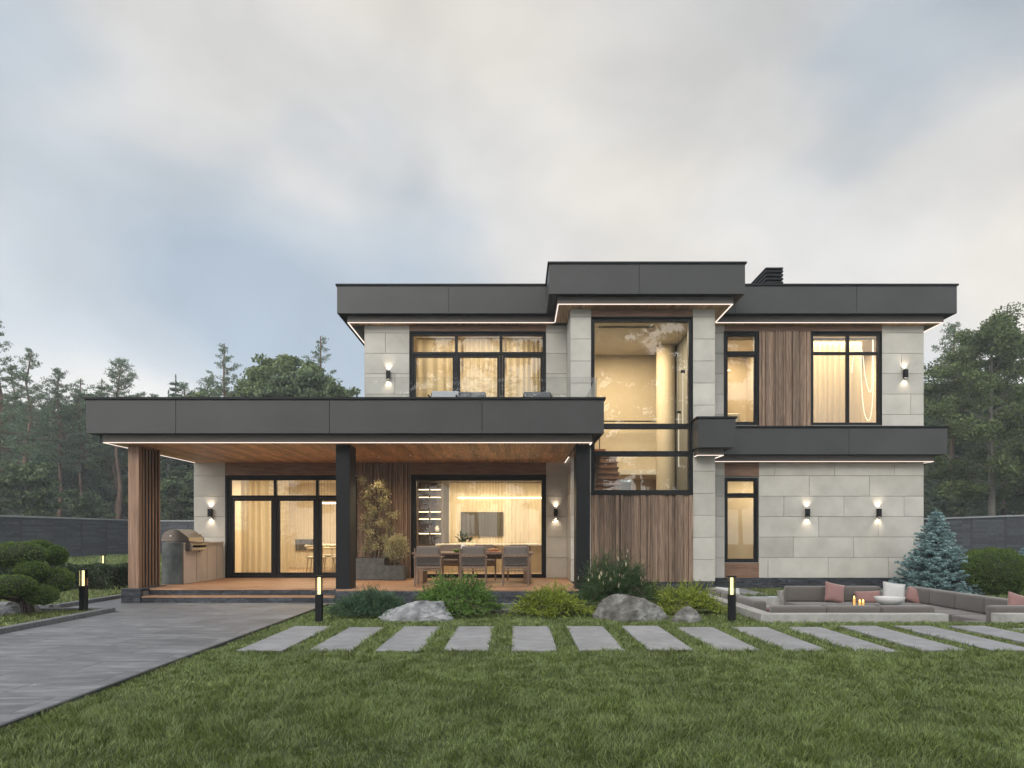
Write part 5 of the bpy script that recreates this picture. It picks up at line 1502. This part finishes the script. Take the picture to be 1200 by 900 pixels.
def broad(h, seed, r=4., trunk=.28, lf=.22, n=24000, m=None, bark=None, cat='broadleaf tree', sparse=.0, name='broadleaf_tree'):
    t = thing(name, (0,0,0), 'x', cat); rg = np.random.default_rng(seed); rr = random.Random(seed)
    b = MB(); br = MB(); ends = []
    b.tube([(0,0,0),(.1,.05,h*.3),(-.05,.1,h*.6),(.05,0,h*.93)], [h*.016,h*.012,h*.008,h*.002], 9)
    for i in range(34):
        u = (i+.5)/34; z = h*(trunk+(.97-trunk)*u); w = r*math.sin(math.pi*(u*.80+.13))**.8*rr.uniform(.6,1.1); a = i*2.4+rr.uniform(-.4,.4)
        o = Vector((.05,.05,z*.93)); e = Vector((math.cos(a), math.sin(a), .35+.5*u)); p1 = o+e*w*.5+Vector((rr.uniform(-.2,.2),rr.uniform(-.2,.2),0)); p2 = o+Vector((e.x*w, e.y*w, e.z*w*.6))
        br.tube([o,p1,p2],[.06*(1-u)+.02,.035*(1-u)+.012,.01],5)
        for k in range(7):
            v = rr.uniform(.35,1.05); P = o.lerp(p1, v*2) if v < .5 else p1.lerp(p2, min(1.1,(v-.5)*2)); q = P+Vector((rr.gauss(0,.35),rr.gauss(0,.35),rr.gauss(0,.22)))*w*.33
            br.tube([P,q],[.015,.005],4); ends.append(q)
    m_ = n//len(ends); C = []; D = []
    for q in ends:
        if rr.random() < sparse: continue
        R_ = rr.uniform(.35,.85)*r/4.2; s = rg.normal(size=(m_,3)); s /= np.linalg.norm(s,axis=1,keepdims=True); s *= rg.random((m_,1))**.45
        C.append(np.array(q)+s*np.array([R_,R_,R_*.55])); D.append(s+rg.normal(size=(m_,3))*.9)
    b.build('trunk', bark or GB, t); br.build('limbs', bark or GB, t)
    leaves('leaves', np.concatenate(C), np.concatenate(D), lf, .55, m or BL, t, rg)
    return t
def fir(h, seed):
    return spruce('spruce_tree', 0, 0, 0, h, h*.21, SN, 'x', seed, whorls=int(14+h*1.3), lf=.26, asp=.35, needles=7, sub=.30, cat='spruce tree', bark=GB)
protos = {'p0': pine(17, 1, .62, 2.5, .18), 'p1': pine(15.5, 2, .5, 2.6, .18), 'p2': pine(18.5, 3, .68, 2.9, .18), 'p3': pine(14, 4, .36, 2.3, .17),
          'f0': fir(12, 5), 'f1': fir(8, 6), 'b0': broad(12, 7, 3.6), 'b1': broad(10, 8, 3.2, m=BLD), 'u0': broad(6, 9, 2.6, trunk=.08, n=9000, lf=.24, m=BLD)}
started = set()
def plant(k, x, y, s, rz, label, group=None, sz=None):
    o = protos[k]
    if k in started: o = copy_tree(o)
    started.add(k)
    o.location = (x, y, 0); o.scale = (s, s, sz or s); o.rotation_euler = (0, 0, rz)
    o['label'] = label
    if group: o['group'] = group
HT = {'p0': 17.5, 'p1': 16, 'p2': 19, 'p3': 14.5, 'f0': 12.1, 'f1': 8.1, 'b0': 12, 'b1': 10}
def at(k, x, ytop, Y, label, group=None, rz=None):
    z = pz(ytop, Y); plant(k, px(x, Y), Y, z/HT[k], rz if rz is not None else (x*1.7) % 6.28, label, group)
# the ones whose tops one can tell apart against the sky, photo column and top
at('p2', -2, 365, 47, 'tallest dark pine at the far left edge of the forest')
at('p0', 31, 402, 55, 'tall slim pine second from the left edge of the forest')
at('p0', 18, 425, 62, 'tall slim pine between the two tallest at the far left')
at('p1', 70, 428, 58, 'hazy pine right of the two tall left pines')
at('p2', 98, 438, 64, 'hazy full pine left of the lone flat topped pine')
at('p3', 139, 413, 60, 'lone pine with a sparse flat top above the canopy roof corner')
at('b1', 118, 455, 66, 'low hazy broad tree under the lone flat topped pine')
at('p1', 178, 458, 70, 'low pine just showing above the canopy roof at its left part')
at('f0', 206, 440, 66, 'small pointed spruce showing above the canopy roof')
at('p3', 238, 436, 64, 'sparse pine left of the tall pine above the dining room')
at('p2', 265, 397, 60, 'tall full pine standing clear above the canopy roof')
at('b0', 300, 430, 66, 'pale hazy tree right of the tall full pine')
at('b0', 330, 404, 56, 'large leafy green tree left of the pine beside the house')
at('p2', 374, 386, 54, 'tall pine nearest the left end of the upper storey')
at('b1', 350, 425, 50, 'leafy green tree between the large tree and the pine beside the house')
at('b0', 398, 445, 56, 'leafy tree half hidden behind the upper storey left corner')
# right side
BLR = bushmat('tall_tree_leaves', (.045,.068,.025), (.125,.16,.055), isl=.35, sc=.5)
big = broad(14.9, 61, 5.2, trunk=.25, lf=.17, n=60000, bark=GB, sparse=.02, m=BLR)
big['label'] = 'large broadleaf tree with visible trunk behind the right wall'; big.location = (px(1163,44.5), 44.5, 0); big.rotation_euler = (0,0,1.0)
at('p1', 1117, 372, 56, 'pine left of the large broadleaf tree on the right')
at('b1', 1096, 445, 62, 'hazy tree close to the right end of the house')
at('b0', 1206, 380, 52, 'leafy tree at the right edge behind the large broadleaf tree')
at('p0', 1228, 372, 58, 'tall pine just beyond the right edge of the forest')
at('b1', 1135, 430, 60, 'broad tree behind the large broadleaf tree on the right')
# the mass behind them
rr = random.Random(17)
kinds = ['p0','p1','p2','p0','p1','f0','f0','p3','b0']
nm = {'p': 'tall pine', 'f': 'spruce', 'b': 'leafy tree', 'u': 'understorey bush'}
def fill(x0, x1, n, Y0, Y1, ytop0, ytop1, side, seed):
    rr = random.Random(seed)
    for i in range(n):
        x = x0+(x1-x0)*(i+rr.uniform(.1,.9))/n; Y = rr.uniform(Y0, Y1); k = rr.choice(kinds); yt = rr.uniform(ytop0, ytop1)
        at(k, x, yt, Y, f"{nm[k[0]]} deep in the misty forest {side}", f"{nm[k[0]]}s in the forest {side}", rr.uniform(0, 6.28))
fill(-40, 430, 30, 66, 88, 450, 485, 'beyond the left and back walls', 3)
fill(-10, 430, 20, 57, 66, 442, 478, 'beyond the left and back walls', 4)
fill(1075, 1270, 16, 62, 88, 440, 480, 'beyond the right wall', 5)
fill(1085, 1260, 8, 54, 60, 430, 480, 'beyond the right wall', 6)
fill(430, 1075, 18, 62, 80, 470, 520, 'straight behind the house', 7)
for (x0, x1, n, side, sd) in ((-30, 430, 34, 'beyond the left and back walls', 8), (1078, 1260, 15, 'beyond the right wall', 9)):
    r2 = random.Random(sd)
    for i in range(n):
        x = x0+(x1-x0)*(i+r2.random())/n; Y = r2.uniform(58, 78); k = r2.choice(['u0','u0','f1']); X_ = px(x, Y)
        plant(k, X_, Y, r2.uniform(.8, 1.5), r2.uniform(0,6.28), f"{'dark understorey bush' if k == 'u0' else 'small spruce'} among the trunks {side}", f"{'understorey bushes' if k == 'u0' else 'small spruces'} {side}")
r2 = random.Random(21)
for i in range(5):
    plant(['u0','f1'][i % 2], -30.5-r2.random()*3, 38+i*4, r2.uniform(.7,1.1), i, 'dark bush just behind the left side wall', 'bushes behind the left side wall')
for i in range(5):
    plant(['u0','f1'][i % 2], 30.5+r2.random()*4, 34+i*5, r2.uniform(.7,1.1), i, 'dark bush just behind the right side wall', 'bushes behind the right side wall')
# garden trees on the camera's side: they show in the window panes
for (k, x, y, s) in (('f0', -24, -30, 1.1), ('b0', -20, -34, 1.1), ('f0', -11, -33, 1.2), ('b1', -4, -34, 1.3), ('b0', 2.5, -33, 1.2), ('f0', 8, -36, 1.2), ('b1', 15, -34, 1.3), ('b0', 22, -32, 1.2), ('b1', 28, -34, 1.3), ('b0', -8.5, -19, 1.55), ('b1', 6.0, -18, 2.1), ('p2', -1.5, -24, 1.1), ('b0', 14, -19, 1.6), ('p2', 10.5, -26, 1.15), ('b1', -15, -24, 1.8), ('p0', -5, -17, 1.0)):
    plant(k, x, y, s, x, 'garden tree on the camera side of the lawn, seen only as a reflection', 'trees reflected in the windows')
# ================================================================== morning mist
hz_ = MB(); hz_.box(-95, 95, -70, 128, -1.2, 27)
m = bpy.data.materials.new('haze'); m.use_nodes = True; t = m.node_tree; t.nodes.clear()
pv = N(t, 'ShaderNodeVolumePrincipled'); pv.inputs['Density'].default_value = HAZE_D; pv.inputs['Color'].default_value = (.86,.93,1.0,1); pv.inputs['Anisotropy'].default_value = .2
o = N(t, 'ShaderNodeOutputMaterial'); L(t, pv, 0, o, 'Volume')
ho = hz_.build('haze', m)
tag(ho, 'thin evening mist hanging over the garden and forest', 'haze', None, 'stuff')
